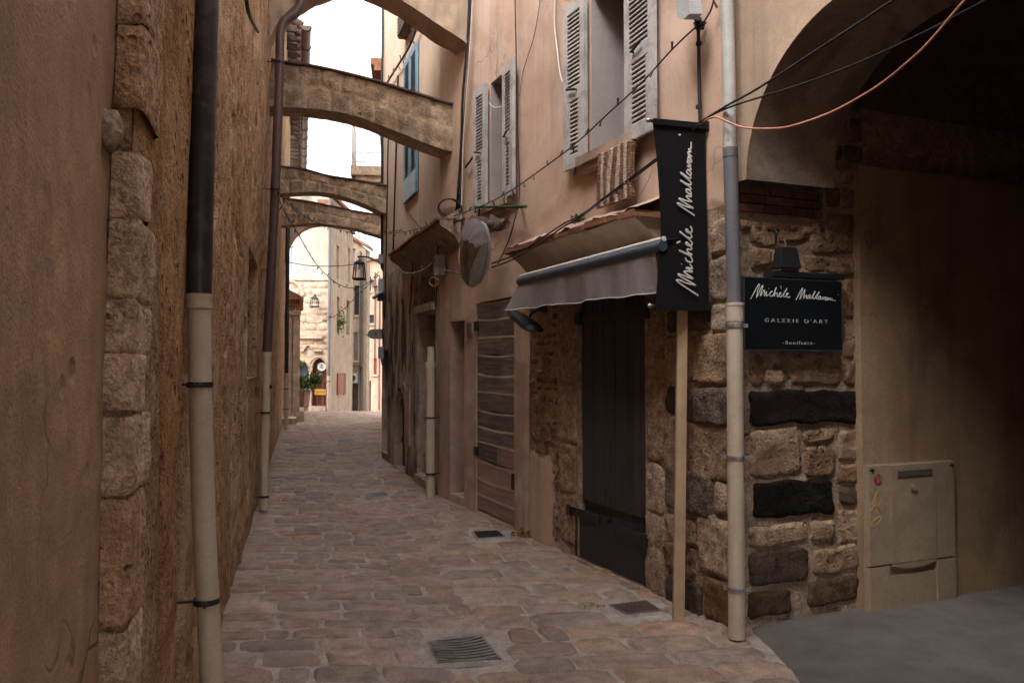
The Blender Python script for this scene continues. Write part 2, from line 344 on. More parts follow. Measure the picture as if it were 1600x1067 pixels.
# ================================================================ builders
rnd = random.Random(7)
def lin(a, b, step): return list(np.linspace(a, b, max(2, int(math.ceil(abs(b - a) / step)) + 1)))
def breaks(segs, extra=()):
    """segs [(a,b,step)...] + exact extra coordinates"""
    v = []
    for a, b, st in segs: v += lin(a, b, st)
    v = sorted(v); ex = sorted(extra); out = []
    for x in v:
        if all(abs(x - e) > .012 for e in ex) and (not out or x - out[-1] > 1e-4): out.append(x)
    lo, hi = v[0], v[-1]
    return np.array(sorted(set(out + [e for e in ex if lo <= e <= hi] + [lo, hi])))
def wallgrid(mb, fr, S, Z, holes=(), disp=None, mi=None, flip=False, col=None):
    SS, ZZ = np.meshgrid(S, Z, indexing='ij'); P = fr.w(SS, ZZ, 0 * SS)
    D = disp(SS, ZZ, P) if disp else 0 * SS
    for (a, b, c, d) in holes:
        dx = np.maximum(np.maximum(a - SS, SS - b), 0); dz = np.maximum(np.maximum(c - ZZ, ZZ - d), 0)
        D = D * np.clip(np.hypot(dx, dz) / .06, 0, 1)
    V = fr.w(SS, ZZ, D).reshape(-1, 3); nu, nv = len(S), len(Z)
    cs = (S[:-1, None] + S[1:, None]) / 2 + 0 * Z[None, :-1]; cz = (Z[None, :-1] + Z[None, 1:]) / 2 + 0 * S[:-1, None]
    mask = np.zeros((nu - 1, nv - 1), bool)
    for (a, b, c, d) in holes: mask |= (cs > a) & (cs < b) & (cz > c) & (cz < d)
    # orientation: u x z vs n
    o = np.dot(np.cross(fr.u, [0, 0, 1]), fr.n) < 0
    if mi is None: mb.grid(V, nu, nv, (1, 1, 1) if col is None else col(SS, ZZ).reshape(-1, 3), True, 0, mask, flip=o)
    else:
        k = mi(cs, cz)
        b = mb.n; first = True
        mb.V.append(V); C = np.ones((len(V), 3)) if col is None else col(SS, ZZ).reshape(-1, 3); mb.C.append(C); mb.n += len(V)
        for u in range(nu - 1):
            for v in range(nv - 1):
                if mask[u, v]: continue
                a = b + u*nv + v; c = a + nv
                mb.F.append((a, a + 1, c + 1, c) if o else (a, c, c + 1, a + 1)); mb.S.append(True); mb.M.append(int(k[u, v]))
def reveal(mb, fr, h, depth, mi=0, back=True, bmi=None, sides='LRTB', arch=0.0):
    a, b, c, d = h; w = fr.w; e = -.0
    q = lambda *p: mb.add(np.array(p), [(0, 1, 2, 3)], mi=mi)
    if 'L' in sides: q(w(a, c, e), w(a, d, e), w(a, d, -depth), w(a, c, -depth))
    if 'R' in sides: q(w(b, c, e), w(b, c, -depth), w(b, d, -depth), w(b, d, e))
    if 'T' in sides: q(w(a, d, e), w(b, d, e), w(b, d, -depth), w(a, d, -depth))
    if 'B' in sides: q(w(a, c, e), w(a, c, -depth), w(b, c, -depth), w(b, c, e))
    if back: mb.add(np.array([w(a, c, -depth), w(b, c, -depth), w(b, d, -depth), w(a, d, -depth)]), [(0, 1, 2, 3)], mi=mi if bmi is None else bmi)
def spandrel(mb, fr, a, b, ztop, rise, d0, d1, mi=0, n=12, pointed=0):
    """fills the corners above an arch inside a rectangular opening a..b whose top is ztop"""
    m = (a + b) / 2; r = abs(b - a) / 2
    up = []
    for k in range(n + 1):
        x = -1 + 2 * k / n; y = math.sqrt(max(0, 1 - x*x)) if not pointed else (1 - abs(x)**1.6)
        up.append((m + x * (b - a) / 2, ztop - rise + y * rise))
    for k in range(n):
        A = [fr.w(up[k][0], up[k][1], d1), fr.w(up[k+1][0], up[k+1][1], d1), fr.w(up[k+1][0], ztop + .003, d1), fr.w(up[k][0], ztop + .003, d1)]
        B = [fr.w(up[k][0], up[k][1], d0), fr.w(up[k+1][0], up[k+1][1], d0), fr.w(up[k+1][0], ztop + .003, d0), fr.w(up[k][0], ztop + .003, d0)]
        mb.prism(A, B, mi=mi)
def samp(L, bev, n):
    bev = min(bev, L * .3)
    return np.array([0, bev*.35, bev] + list(np.linspace(bev, L - bev, n + 2)[1:-1]) + [L - bev, L - bev*.35, L])
def stone(mb, mapf, a0, a1, b0, b1, depth, col, bev=.02, seed=0, na=4, nb=3, rough=.006, jag=.012, base=-.012, mi=0, rfreq=9, flip=False, corner=.028):
    A = samp(a1 - a0, bev, na); B = samp(b1 - b0, bev, nb)
    AA, BB = np.meshgrid(A, B, indexing='ij'); W, H = a1 - a0, b1 - b0
    dx = np.minimum(AA, W - AA); dy = np.minimum(BB, H - BB); r = min(corner, W*.4, H*.4)
    inn = np.where((dx < r) & (dy < r), r - np.hypot(r - dx, r - dy), np.minimum(dx, dy))
    t = np.clip(inn / min(bev, W*.3, H*.3), 0, 1); t = t * t * (3 - 2 * t)
    P3 = np.stack([AA + a0, BB + b0, 0 * AA + seed * 1.7], -1)
    h = base + (depth - base) * t + rough * (fbm(P3, rfreq, 3, seed % 13) * 1.5 + .7 * fbm(P3, 31, 2, 2)) * t
    wa = jag * (vn(P3 * 6 + 3.1, 5) + .5 * vn(P3 * 23, 6)); wb = jag * (vn(P3 * 6 + 9.7, 8) + .5 * vn(P3 * 21 + 4, 9))
    V = mapf(AA + a0 + wa, BB + b0 + wb, h)
    c = np.array(col) * np.clip(1 + .16 * fbm(P3, 7, 3, 3), .6, 1.4)[..., None]
    mb.grid(V.reshape(-1, 3), len(A), len(B), c.reshape(-1, 3), True, mi, flip=flip)
def stonepx(mb, fr, x0, y0, x1, y1, col, depth=.025, seed=0, bev=.02, rough=.01, jag=.012, d=0.0, mi=0, gap=.0):
    xc = (x0 + x1) / 2; sA = fr.px(x0, (y0+y1)/2)[0]; sB = fr.px(x1, (y0+y1)/2)[0]; a0, a1 = min(sA, sB), max(sA, sB)
    z1 = fr.px(xc, y0)[1]; z0 = fr.px(xc, y1)[1]
    o = np.dot(np.cross(fr.u, [0, 0, 1]), fr.n) < 0
    na = max(3, int((a1-a0)/.028)); nb = max(3, int((z1-z0)/.028))
    stone(mb, lambda a, b, h: fr.w(a, b, h + d), a0 + gap, a1 - gap, z0 + gap, z1 - gap, depth, col, bev, seed, na, nb, rough, jag, -.02, mi, flip=o)
def masonry(mb, fr, s0, s1, z0, z1, hh, ww, depth, cols, seed=1, d=0.0, gap=.012, mi=0, na=3, nb=3, rough=.008, jag=.012, avoid=()):
    r = random.Random(seed); z = z0; o = np.dot(np.cross(fr.u, [0, 0, 1]), fr.n) < 0; k = seed * 100
    while z < z1 - hh[0]*.5:
        h = r.uniform(*hh); h = min(h, z1 - z); s = s0 - r.uniform(0, ww[0]) * .5
        while s < s1:
            w_ = r.uniform(*ww); a, b = max(s, s0), min(s + w_, s1); s += w_; k += 1
            if b - a < .05: continue
            if any(a < q[1] and b > q[0] and z < q[3] and z + h > q[2] for q in avoid): continue
            c = np.array(r.choice(cols)) * r.uniform(.85, 1.15)
            stone(mb, lambda A, B, H: fr.w(A, B, H + d), a + gap/2, b - gap/2, z + gap/2, z + h - gap/2, depth * r.uniform(.6, 1.2), c, .02, k, na, nb, rough, jag, -.02, mi, flip=o)
        z += h
TAN = [(1, .95, .9), (.9, .85, .78), (.8, .7, .62), (1.05, 1, .95), (.85, .72, .6)]
# ================================================================ ground
gm = MB()
def zg(X, Y): return np.where(Y > 26.5, -(Y - 26.5) * .085, 0.0)
Xs = np.array([-90, -40, -20, -12, -9, -6, -3, 0, 3, 8, 20, 60.]); Ys = np.array([-60, -20, -5, 0, 10, 20, 26.5, 28, 32, 38, 45, 60, 90.])
XX, YY = np.meshgrid(Xs, Ys, indexing='ij')
gm.grid(np.stack([XX, YY, zg(XX, YY) - .03], -1).reshape(-1, 3), len(Xs), len(Ys))
struct(gm.build('ground', M['soil'], base=(0, 0, 0)))
# street: mortar bed + individually laid stones in three lanes
def lx(Y): return -.47 - .275 * Y
def rx(Y): return np.where(Y > 4.7, 3.53 - .47 * Y + np.where(Y > 9.6, (Y - 9.6) * .12, 0), 1.46)
def rxe(Y): return min(float(rx(Y)), 3.0) if Y < 13.4 else -.10 * Y - .2
def seam(Y): return .93 - .314 * Y
st = MB()
def dip(X, Y): return -.018 * np.exp(-((X - (seam(Y) + .19)) / .28) ** 2)
Yb = np.concatenate([np.arange(-4, 8, .12), np.arange(8, 45, .5)]); ub = np.linspace(0, 1, 50)
YY = np.repeat(Yb[:, None], len(ub), 1)
L_ = np.array([lx(y) - .5 for y in Yb])[:, None]; R_ = np.array([rxe(y) + (.5 if y > 4.7 else 0) for y in Yb])[:, None]
XX = L_ + (R_ - L_) * ub[None]
zz = dip(XX, YY) + zg(XX, YY) + .004 * fbm(np.stack([XX, YY, 0*XX], -1), 6, 3, 2)
st.grid(np.stack([XX, YY, zz], -1).reshape(-1, 3), len(Yb), len(ub), mi=1, flip=True)
pc = [(1, .97, .95), (.96, .92, .90), (1.05, .96, .88), (.9, .88, .88), (1.02, .88, .78), (.97, .97, .96), (1.08, 1.0, .94)]
r = random.Random(11)
GR = []   # areas kept free for iron covers: (xmin,xmax,ymin,ymax)
def cover_area(pts, m=.03):
    q = [ground(*p) for p in pts]; xs = [a[0] for a in q]; ys = [a[1] for a in q]; GR.append((min(xs)-m, max(xs)+m, min(ys)-m, max(ys)+m)); return q
CV1 = [(668, 1004), (752, 994), (783, 1030), (683, 1037)]
CV2 = [(951, 949), (1010, 942), (1035, 958), (978, 964)]
CV3 = [(738, 833), (778, 831), (790, 841), (746, 844)]
CV4 = [(570, 771), (602, 769), (608, 775), (576, 778)]
CV5 = [(527, 687), (550, 686), (556, 691), (530, 692)]
CV6 = [(509, 707), (522, 706), (526, 711), (511, 711)]
CVQ = [cover_area(c) for c in (CV1, CV2, CV3, CV4, CV5, CV6)]
def lane(fa, fb, tilt, seed, hh, ww, Y0=-3.5, Y1=27.5):
    r = random.Random(seed); Y = Y0; k = seed * 1000
    while Y < Y1:
        h = r.uniform(*hh) * (1 if Y < 12 else 1.2); a, b = float(fa(Y + h/2)), float(fb(Y + h/2)); x = a - r.uniform(0, .12)
        wob = r.uniform(-.015, .015)
        while x < b - .03:
            w_ = r.uniform(*ww) * (1 if r.random() > .15 else .55); x0, x1 = max(x, a), min(x + w_, b + .04)
            if b - x1 < .1: x1 = b + .02; w_ = x1 - x
            x += w_; k += 1
            if x1 - x0 < .06: continue
            hs = h
            far = Y > 11
            g = r.uniform(.008, .022) if not far else .008
            yy0 = Y + tilt * (x0 - a); 
            cut = [q for q in GR if x0 < q[1] and x1 > q[0] and yy0 < q[3] - .03 and yy0 + hs > q[2] + .03]
            if cut:
                q = cut[0]; sk_ = -.29 * (q[2] + q[3] - 2*Y - hs)/2 * 0
                pieces = [(x0, q[0]), (q[1], x1)]
            else: pieces = [(x0, x1)]
            c = np.array(r.choice(pc)) * r.uniform(.76, 1.12)
            t1, t2, sk = r.uniform(-.006, .006), r.uniform(-.006, .006), seam.__call__ and -.30
            xm, ym, lift = (x0+x1)/2, Y + hs/2, r.uniform(.008, .016)
            def mp(A, B, H, a=a, Y=Y, xm=xm, ym=ym, t1=t1, t2=t2, wob=wob):
                X = A + (-.29) * (B - ym); Yq = B + tilt * (A - a) + wob * np.sin(A * 5)
                return np.stack([X, Yq, H + dip(X, Yq) + zg(X, Yq) + t1*(A - xm)*4*.3 + t2*(B - ym)], -1)
            for (e0, e1) in pieces:
                if e1 - e0 < .07: continue
                stone(st, mp, e0 + g/2, e1 - g/2, Y + g/2, Y + hs - g/2, lift, c, .014, k, 2 if far else 6, 2 if far else 4,
                  .0045, .014, -.006, 0, rfreq=11, corner=.04)
        Y += h
def rlim(Y): return rxe(Y) if Y > 4.7 else 1.40 + .05 * math.sin(Y * 7)
lane(lambda Y: lx(Y) - .03, seam, .05, 3, (.16, .25), (.26, .58))
lane(seam, lambda Y: seam(Y) + .38, .12, 5, (.18, .27), (.30, .50))
lane(lambda Y: seam(Y) + .38, rlim, .14, 8, (.17, .27), (.25, .56))
struct(st.build('street', [M['paver'], M['bed']], base=(0, 0, 0)))
# passage floor
pf = MB(); S = lin(1.3, 9, .25); T = lin(-3, 9, .05)
XX, YY = np.meshgrid(S, T, indexing='ij')
edge = 1.37 + .07 * vn(np.stack([YY*3, 0*YY, 0*YY], -1), 4) + .035 * fbm(np.stack([YY*9, 0*YY, 0*YY], -1), 1, 3, 5); XX2 = np.where(XX < 1.45, edge, XX)
zz = .012 + .01 * fbm(np.stack([XX, YY, 0*XX], -1), 1.5, 3, 6) - np.where(XX < 1.45, .03, 0) + (XX2 - 1.4) * .012
pf.grid(np.stack([XX2, YY, zz], -1).reshape(-1, 3), len(S), len(T))
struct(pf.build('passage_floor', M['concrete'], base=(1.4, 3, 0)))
# ================================================================ left side
base = LW.w(1.9, 0, 0)
lh1 = thing('house', 'brown roughcast house wall filling the left edge of the photo', 'house', LW.w(1.0, 0, 0))
S0 = 2.10 / .9642
mb = MB(); S = breaks([(-8, .2, .3), (.2, S0, .02)]); Z = breaks([(0, 3.2, .03), (3.2, 6.3, .3)])
wallgrid(mb, LW, S, Z, disp=lambda s, z, P: -.062 + .012 * fbm(P, 1.3, 4, 3) + .004 * fbm(P, 22, 2, 9) + .02 * np.maximum(z - 1.6, 0))
mb.build('wall', M['brown'], lh1)
mb = MB(); mb.box(LW, -8, S0, 6.31, 6.5, -4, .18); mb.build('roof', M['tile'], lh1)
mb = MB(); mb.box(LW, -8, S0 - .02, -.03, 6.3, -4, -.2); mb.build('back_wall', M['brown'], lh1)
lh2 = thing('house', 'tall rough orange-brown rendered house with stone quoins behind the black drainpipe', 'house', LW.w(S0, 0, 0))
def lean(z): return .025 * np.maximum(z - 1.6, 0)
NH = (*sorted((LW.px(402, 480)[0], LW.px(387, 480)[0])), LW.px(395, 590)[1], LW.px(395, 398)[1])
mb = MB()
S = breaks([(S0, 4.2, .018), (4.2, 7, .035), (7, 12, .07), (12, 21.5, .2)], NH[:2]); Z = breaks([(0, 3.9, .026), (3.9, 6.5, .09), (6.5, 8.0, .3)], NH[2:])
def dL(s, z, P):
    Q = P * np.array([1, 1, .55]); n = fbm(Q, 3.2, 5, 1, .6); m = fbm(P, 11, 3, 6)
    pit = -np.clip(fbm(P, 7, 3, 21) - .22, 0, 1) * .10
    A = np.clip((s - 3.25) / .25, .30, 1)
    g = -.05 * np.exp(-((s - 3.31 - .02 * np.sin(z * 5)) / .05) ** 2)      # groove beside the pipe
    return (.028 * n + .009 * m + pit) * A + lean(z) - .012 + g
def cL(s, z):
    P = LW.w(s, z, 0*s); n = fbm(P, 5, 4, 33); n2 = fbm(P * np.array([1, 1, .4]), 9, 3, 40)
    br = np.clip((3.27 + .08 * n - s) / .03, 0, 1)[..., None]                       # brown render between quoin and pipe
    ms = (np.exp(-((s - 3.31 - .03 * n2) / .035) ** 2) * np.clip(.65 + 1.3 * n, 0, 1))[..., None]   # dark moss line
    lp = np.clip((fbm(P, 2.2, 4, 50) - .12) * 5, 0, 1)[..., None] * (1 - br)         # pale exposed stones
    base = np.array([1, 1, 1.0]) * (1 + .12 * n2[..., None]); c = base * (1 - br) + np.array([.84, .72, .60]) * br
    c = c * (1 - .30 * lp) + np.array([1.25, 1.35, 1.5]) * .30 * lp
    low = np.clip((.35 + .15 * n - z) / .25, 0, 1)[..., None] * .35
    c = c * (1 - low) + np.array([.45, .42, .38]) * low
    return c * (1 - .85 * ms) + np.array([.12, .13, .10]) * .85 * ms
wallgrid(mb, LW, S, Z, [NH], dL, col=cL)
reveal(mb, LW, NH, .2)
mb.build('wall', M['rubble'], lh2)
mb = MB()    # quoin stones turning the corner
ys = [-60, 40, 172, 236, 338, 470, 553, 645, 772, 975, 1120]
rq = random.Random(5)
for i in range(len(ys) - 1):
    z1 = EYE + (570 - ys[i]) / 1200 * 2.12; z0 = EYE + (570 - ys[i+1]) / 1200 * 2.12
    if i == 2: continue
    wd = rq.uniform(.2, .34); c = np.array(rq.choice(TAN)) * np.array([1.45, 1.38, 1.34])
    # one wrapped patch: camera-facing return then street face
    A = np.array([-.05, -.02, .0, .012, .03, .06, .1, .14, .18, .22, .26, wd]) ; A = A[A <= wd]
    B = np.concatenate([[0, .008, .02], np.arange(.05, (z1-z0) - .03, .035), [(z1-z0) - .02, (z1-z0) - .008, (z1-z0)]])
    AA, BB = np.meshgrid(A, B, indexing='ij'); e = np.minimum(BB, (z1-z0) - BB); t = np.clip(e / .012, 0, 1)
    P3 = np.stack([AA, BB + z0, 0*AA + i], -1); n = .016 * fbm(P3, 8, 4, 2) + .007 * fbm(P3, 28, 2, 4)
    endt = np.clip((wd - AA) / .03, 0, 1)
    face = .010 + n*.8; jagz = .012 * vn(P3 * 7, 3)
    s_ = S0 + np.where(AA < 0, .002 + n * .35 + (1 - t) * .006, AA); d_ = np.where(AA < 0, AA * 1.25 - .002, face * endt - .006 * (1 - t) - .02 * (1-endt)) + lean(BB + z0)
    d_ = np.where((AA >= 0) & (AA < .02), d_ - (.02 - AA) * .35, d_)
    cc = c * np.clip(1 + .2 * fbm(P3, 9, 3, 3), .6, 1.4)[..., None]
    mb.grid(LW.w(s_, BB + z0 + jagz, d_).reshape(-1, 3), len(A), len(B), cc.reshape(-1, 3), True)
mb.box(LW, S0 + .012, S0 + .5, 0, 4.5, -.12, -.003, (.95, .78, .62)); mb.build('quoin', M['stone'], lh2)
mb = MB()    # boulder stuck in the corner
c0 = LW.P(172, 204, .0); c0 = atY(166, 204, 2.03)
U = np.linspace(0, math.pi, 18); Vv = np.linspace(0, 2*math.pi, 26)[:-1]
Ug, Vg = np.meshgrid(U, Vv, indexing='ij'); D3 = np.stack([np.sin(Ug)*np.cos(Vg), np.sin(Ug)*np.sin(Vg), np.cos(Ug)], -1)
Rr = 1 + .42 * fbm(D3, 1.9, 4, 5) ; Pp = D3 * Rr[..., None] * np.array([.038, .045, .062]); Pp = np.clip(Pp, -.052, .052) + c0
V = np.concatenate([Pp, Pp[:, :1]], 1)
mb.grid(V.reshape(-1, 3), len(U), 26, (1.05, 1, .95), True, flip=True); mb.build('boulder', M['stone'], lh2)
mb = MB(); mb.box(LW, S0 + .02, 13.9, 8.01, 8.16, -4, .16); mb.build('roof', M['tile'], lh2)
mb = MB(); mb.box(LW, S0 + .04, 21.4, -.03, 7.99, -4, -.35); mb.build('back_wall', M['rubble'], lh2)
# small stones in the slit niche
mb = MB()
stone(mb, lambda a, b, h: LW.w(a, b, h - .12), NH[0]+.02, NH[1]-.02, NH[2] + .62, NH[2] + .85, .05, (.9, .8, .7), .02, 3, flip=True, rough=.012)
stone(mb, lambda a, b, h: LW.w(a, b, h - .12), NH[0]+.02, NH[1]-.02, NH[2] + .1, NH[2] + .55, .03, (.8, .7, .6), .02, 5, flip=True, rough=.012)
mb.build('niche_stone', M['stone'], lh2)
# eave: gutter + tiles + rafters, running along the alley beyond the second arch
ev = thing('eave', 'dark overhanging tiled eave with brown gutter high on the left house', 'eave', LW.w(14.5, 8, 0))
sA, sB = 14.55, 30.
mb = MB()
for q in range(44):
    s = sA + q * (sB - sA) / 44
    mb.tube([LW.w(s + .16, 8.22, .02 ), LW.w(s + .16, 7.98, .42)], .085, 8)
mb.build('tiles', M['tile_dark'], ev)
mb = MB()
for q in range(36):
    s = sA + .1 + q * .42; mb.box(LW, s, s + .09, 7.84, 7.95, -.1, .34)
mb.build('rafters', M['dkwood'], ev)
mb = MB(); K = 9
for s in (0,):
    pts = []
    Sg = lin(sA, sB, 1.2); Th = np.linspace(math.pi, 2*math.pi, K)
    V = [LW.w(s, 7.93 + .095 * math.sin(t), .50 + .095 * math.cos(t)) for s in Sg for t in Th]
    mb.grid(V, len(Sg), K); V = [LW.w(s, 7.93 + .089 * math.sin(t), .50 + .089 * math.cos(t)) for s in Sg for t in Th]; mb.grid(V, len(Sg), K, flip=True)
    for s in np.arange(sA + .05, sB, .9): mb.tube([LW.w(s, 7.93 + .10*math.sin(t), .50 + .10*math.cos(t)) for t in Th], .012, 6)
mb.add([LW.w(sA, 7.93 + .095*math.sin(t), .50 + .095*math.cos(t)) for t in Th], [tuple(range(K))])
mb.build('gutter', M['brown_pipe'], ev)
# ================================================================ right side: pink house
WIN = {}
def hole_px(fr, xl, xr, yt, yb, xref=None, d=0.0):
    xref = xref if xref is not None else xl
    a, b = sorted((fr.px(xl, 400, d)[0], fr.px(xr, 400, d)[0]))
    return (a, b, fr.px(xref, yb, d)[1], fr.px(xref, yt, d)[1])
W2 = hole_px(RW, 925, 987, -12, 243, 927)
W1 = hole_px(RW, 767, 793, 130, 322, 768)
GD = hole_px(RW, 903, 1007, 420, 858, 903); GD = (GD[0], GD[1], 0.02, 2.28)
WD = hole_px(RW, 744, 803, 474, 797, 744); WD = (WD[0], WD[1], 0.03, WD[3])
ND = hole_px(RW, 704, 726, 503, 770, 704); ND = (ND[0], ND[1], .10, ND[3])
PKEND = (9.40 - 4.66) / .9050
pink = thing('house', 'salmon pink rendered house with grey shutters and exposed stone around the gallery door', 'house', RW.w(2, 0, 0))
HZ = 2.60
def exposed(s, z):
    P = np.stack([s * 4, z * 4, 0 * s], -1); j = .10 * fbm(P, 1, 4, 31)
    e = (s < 2.86 + j*.6) & (z < HZ - .02 + j * .8)
    q = hole_px(RW, 822, 862, 705, 860, 840)
    e &= ~((s > q[0] + j) & (s < q[1] + .5) & (z < q[3] + j) & (z > -.1))
    return e
mb = MB()
S = breaks([(0, 3.0, .035), (3.0, PKEND, .05)], [*W2[:2], *W1[:2], *GD[:2], *WD[:2], *ND[:2]])
Z = breaks([(0, 2.8, .035), (2.8, 6.5, .07)], [W2[2], W2[3], W1[2], W1[3], GD[3], WD[3], ND[3], ND[2]])
def dR(s, z, P):
    e = exposed(s, z).astype(float)
    return np.where(e > 0, -.016 + .016 * fbm(P, 7, 4, 8), .010 * fbm(P, .9, 3, 2) + .003 * fbm(P, 9, 2, 2)) + np.where(z < .5, .02 * (.5 - z), 0) * (1-e)
wallgrid(mb, RW, S, Z, [W2, W1, GD, WD, ND], dR, mi=lambda s, z: np.where(exposed(s, z), 1, np.where((z < 2.2 + .3 * fbm(np.stack([s*2, z*2, 0*s], -1), 1, 3, 4)) & (s > 2.75), 2, 0)))  # lower wall takes the greyer worn plaster, its shade put into the colour
reveal(mb, RW, W2, .55, 3, back=False); reveal(mb, RW, W1, .45, 3, back=False)
reveal(mb, RW, GD, .07, 1, back=False); reveal(mb, RW, WD, .05, 2, back=False); reveal(mb, RW, ND, .42, 2, back=False)
mb.build('wall', [M['pink'], M['mortar'], M['pink_low'], M['reveal']], pink)
def closed_window(parent, fr, h, depth, fmat, name='window'):
    a, b, c, d = h; f = MB(); t = .05; D0, D1 = -depth - .03, -depth + .03
    f.box(fr, a, a + t, c, d, D0, D1); f.box(fr, b - t, b, c, d, D0, D1); f.box(fr, a + t, b - t, d - t, d, D0, D1); f.box(fr, a + t, b - t, c, c + t, D0, D1)
    m_ = (a + b) / 2; f.box(fr, m_ - .025, m_ + .025, c + t, d - t, D0, D1)
    for q in (.38, .7): z = c + (d - c) * q; f.box(fr, a + t, b - t, z - .015, z + .015, D0 + .005, D1 - .005)
    o = f.build(name, fmat, parent)
    g = MB(); g.box(fr, a + .01, b - .01, c + .01, d - .01, -depth - .012, -depth - .004); g.build('pane', M['glass'], o)
    k = MB(); k.box(fr, a, b, c, d, -depth - .9, -depth - .12); k.build('curtain', M['reveal'], o)
    return o
closed_window(pink, RW, W2, .52, M['shutter']); closed_window(pink, RW, W1, .42, M['shutter'])
for (h, e) in ((W2, .10), (W1, .08)):
    mb = MB(); mb.box(RW, h[0] - .12, h[1] + .10, h[2] - .075, h[2] - .004, -.3, e); mb.box(RW, h[0] - .08, h[1] + .07, h[2] - .13, h[2] - .075, -.1, e - .03)
    mb.build('sill', M['pink_low'], pink)
def shutter(parent, fr, s0, s1, z0, z1, d0, ang, hinge, mframe, mslat, lat=True):
    """leaf hinged at s=hinge, opened against the wall, tilted by ang"""
    H = fr.w(hinge, 0, d0); wdt = abs(s1 - s0); sg = 1 if (s0 + s1) / 2 > hinge else -1
    u = fr.u * sg * math.cos(ang) + fr.n * math.sin(ang); n = np.cross([0, 0, 1], u); n = n if np.dot(n, fr.n) > 0 else -n
    g = Fr(H, u, n); t = .065; th = .035
    f = MB(); zm = z0 + (z1 - z0) * .44
    f.box(g, 0, t, z0, z1, 0, th); f.box(g, wdt - t, wdt, z0, z1, 0, th)
    for a, b in ((z0, z0 + .1), (zm - .05, zm + .05), (z1 - .09, z1)): f.box(g, t, wdt - t, a, b, .001, th - .001)
    f.box(g, t + .02, wdt - t - .02, z0 + .11, zm - .06, .004, .009)  # inner panel back
    o = f.build('shutter', mframe, parent)
    sl = MB()
    for a, b, ins in ((z0 + .1, zm - .05, .035), (zm + .05, z1 - .09, 0)):
        if ins:
            sl.box(g, t, t + ins, a, b, .006, th - .004); sl.box(g, wdt - t - ins, wdt - t, a, b, .006, th - .004)
        n_ = int((b - a) / .034)
        for k in range(n_):
            z = a + (k + .5) * (b - a) / n_
            A = [g.w(x, zz, dd) for zz, dd in ((z - .020, th - .004), (z - .012, th)) for x in (t + ins, wdt - t - ins)]
            sl.hexa([g.w(t+ins, z - .022, .030), g.w(wdt-t-ins, z - .022, .030), g.w(wdt-t-ins, z + .012, .004), g.w(t+ins, z + .012, .004),
                     g.w(t+ins, z - .014, .033), g.w(wdt-t-ins, z - .014, .033), g.w(wdt-t-ins, z + .020, .008), g.w(t+ins, z + .020, .008)])
    sl.build('slats', mframe, o)
    bk = MB(); bk.box(g, t, wdt - t, z0 + .1, z1 - .09, -.004, .0005); bk.build('backing', mslat, o)
    if lat:
        l = MB(); l.tube([g.w(wdt*.35, zm + .02, th + .02), g.w(wdt*.7, zm + .05, th + .025)], .011, 6); l.tube([g.w(wdt*.35, zm + .02, th - .01), g.w(wdt*.35, zm+.02, th + .03)], .008, 5)
        l.build('latch', M['clamp'], o); l = MB(); l.tube([g.w(.1, z0 + .03, th), g.w(.1, z0 - .03, th + .02), g.w(.13, z0 - .07, th + .01)], .008, 5); l.build('hook', M['clamp'], o)
    return o
r1 = RW.px(1029, 150)[0]; r0 = W2[0]
shutter(pink, RW, r0 - .40, r0 - .01, W2[2] - .06, W2[3], .03, .06, r0 - .01, M['shutter'], M['shutter_dark'])
shutter(pink, RW, W2[1] + .01, W2[1] + .33, W2[2] - .06, W2[3], .03, .05, W2[1] + .01, M['shutter'], M['shutter_dark'])
shutter(pink, RW, W1[0] - .29, W1[0] + .00, W1[2] - .02, W1[3], .03, .08, W1[0] - .01, M['shutter'], M['shutter_dark'])
shutter(pink, RW, W1[1] + .01, W1[1] + .31, W1[2] - .02, W1[3], .03, .05, W1[1] + .01, M['shutter'], M['shutter_dark'])
# masonry around the gallery door
mb = MB(); Q = lambda *a, **k: stonepx(mb, RW, *a, **k)
BLK = (.13, .125, .13); GRY = (.36, .36, .37)
for i, (a, col, dp) in enumerate([((1042,478,1106,518), (.28,.27,.27), .03), ((1110,472,1142,520), TAN[0], .02), ((1037,522,1140,600), TAN[4], .015),
    ((1040,602,1066,648), BLK, .03), ((1070,604,1144,664), GRY, .045), ((1038,655,1144,748), TAN[2], .02), ((1040,735,1112,803), (.42,.42,.43), .05),
    ((1114,752,1145,802), TAN[3], .03), ((1040,806,1088,848), TAN[1], .03), ((1088,806,1146,900), TAN[3], .035), ((1040,850,1086,898), (.5,.42,.36), .03),
    ((1042,902,1096,962), (.2,.19,.19), .045), ((1098,902,1148,975), (.45,.33,.22), .03),
    ((1108,400,1142,470), (.75,.72,.68), .02), ((1108,338,1142,398), TAN[0], .02),
    ((1009,472,1037,590), TAN[4], .01), ((1009,592,1036,722), TAN[2], .01), ((1009,724,1036,800), TAN[0], .012), ((1007,802,1037,932), TAN[1], .012),
    ((872,478,901,530), TAN[4], .01), ((872,532,900,600), TAN[2], .01), ((870,602,900,690), TAN[1], .01), ((872,692,899,770), TAN[4], .01), ((874,772,898,850), TAN[2], .01),
    ]):
    Q(*a, col, depth=dp * .45 - .006, seed=i, rough=.011, bev=.010, gap=.002, jag=.016)
q = hole_px(RW, 828, 870, 395, 705, 850); masonry(mb, RW, q[0], q[1], q[2] - .05, HZ - .06, (.06, .13), (.07, .17), .03, [(.85,.58,.4), (.7,.48,.33), (.95,.7,.5), (.55,.36,.25)], 9, d=-.03, gap=.02, rough=.02, jag=.025)
q = hole_px(RW, 862, 872, 700, 850, 866); masonry(mb, RW, q[0] - .02, q[1] + .05, .0, 1.05, (.05, .1), (.05, .13), .03, [(.85,.58,.4), (.7,.48,.33), (.5,.36,.28)], 4, d=-.03, gap=.02, rough=.02, jag=.02)
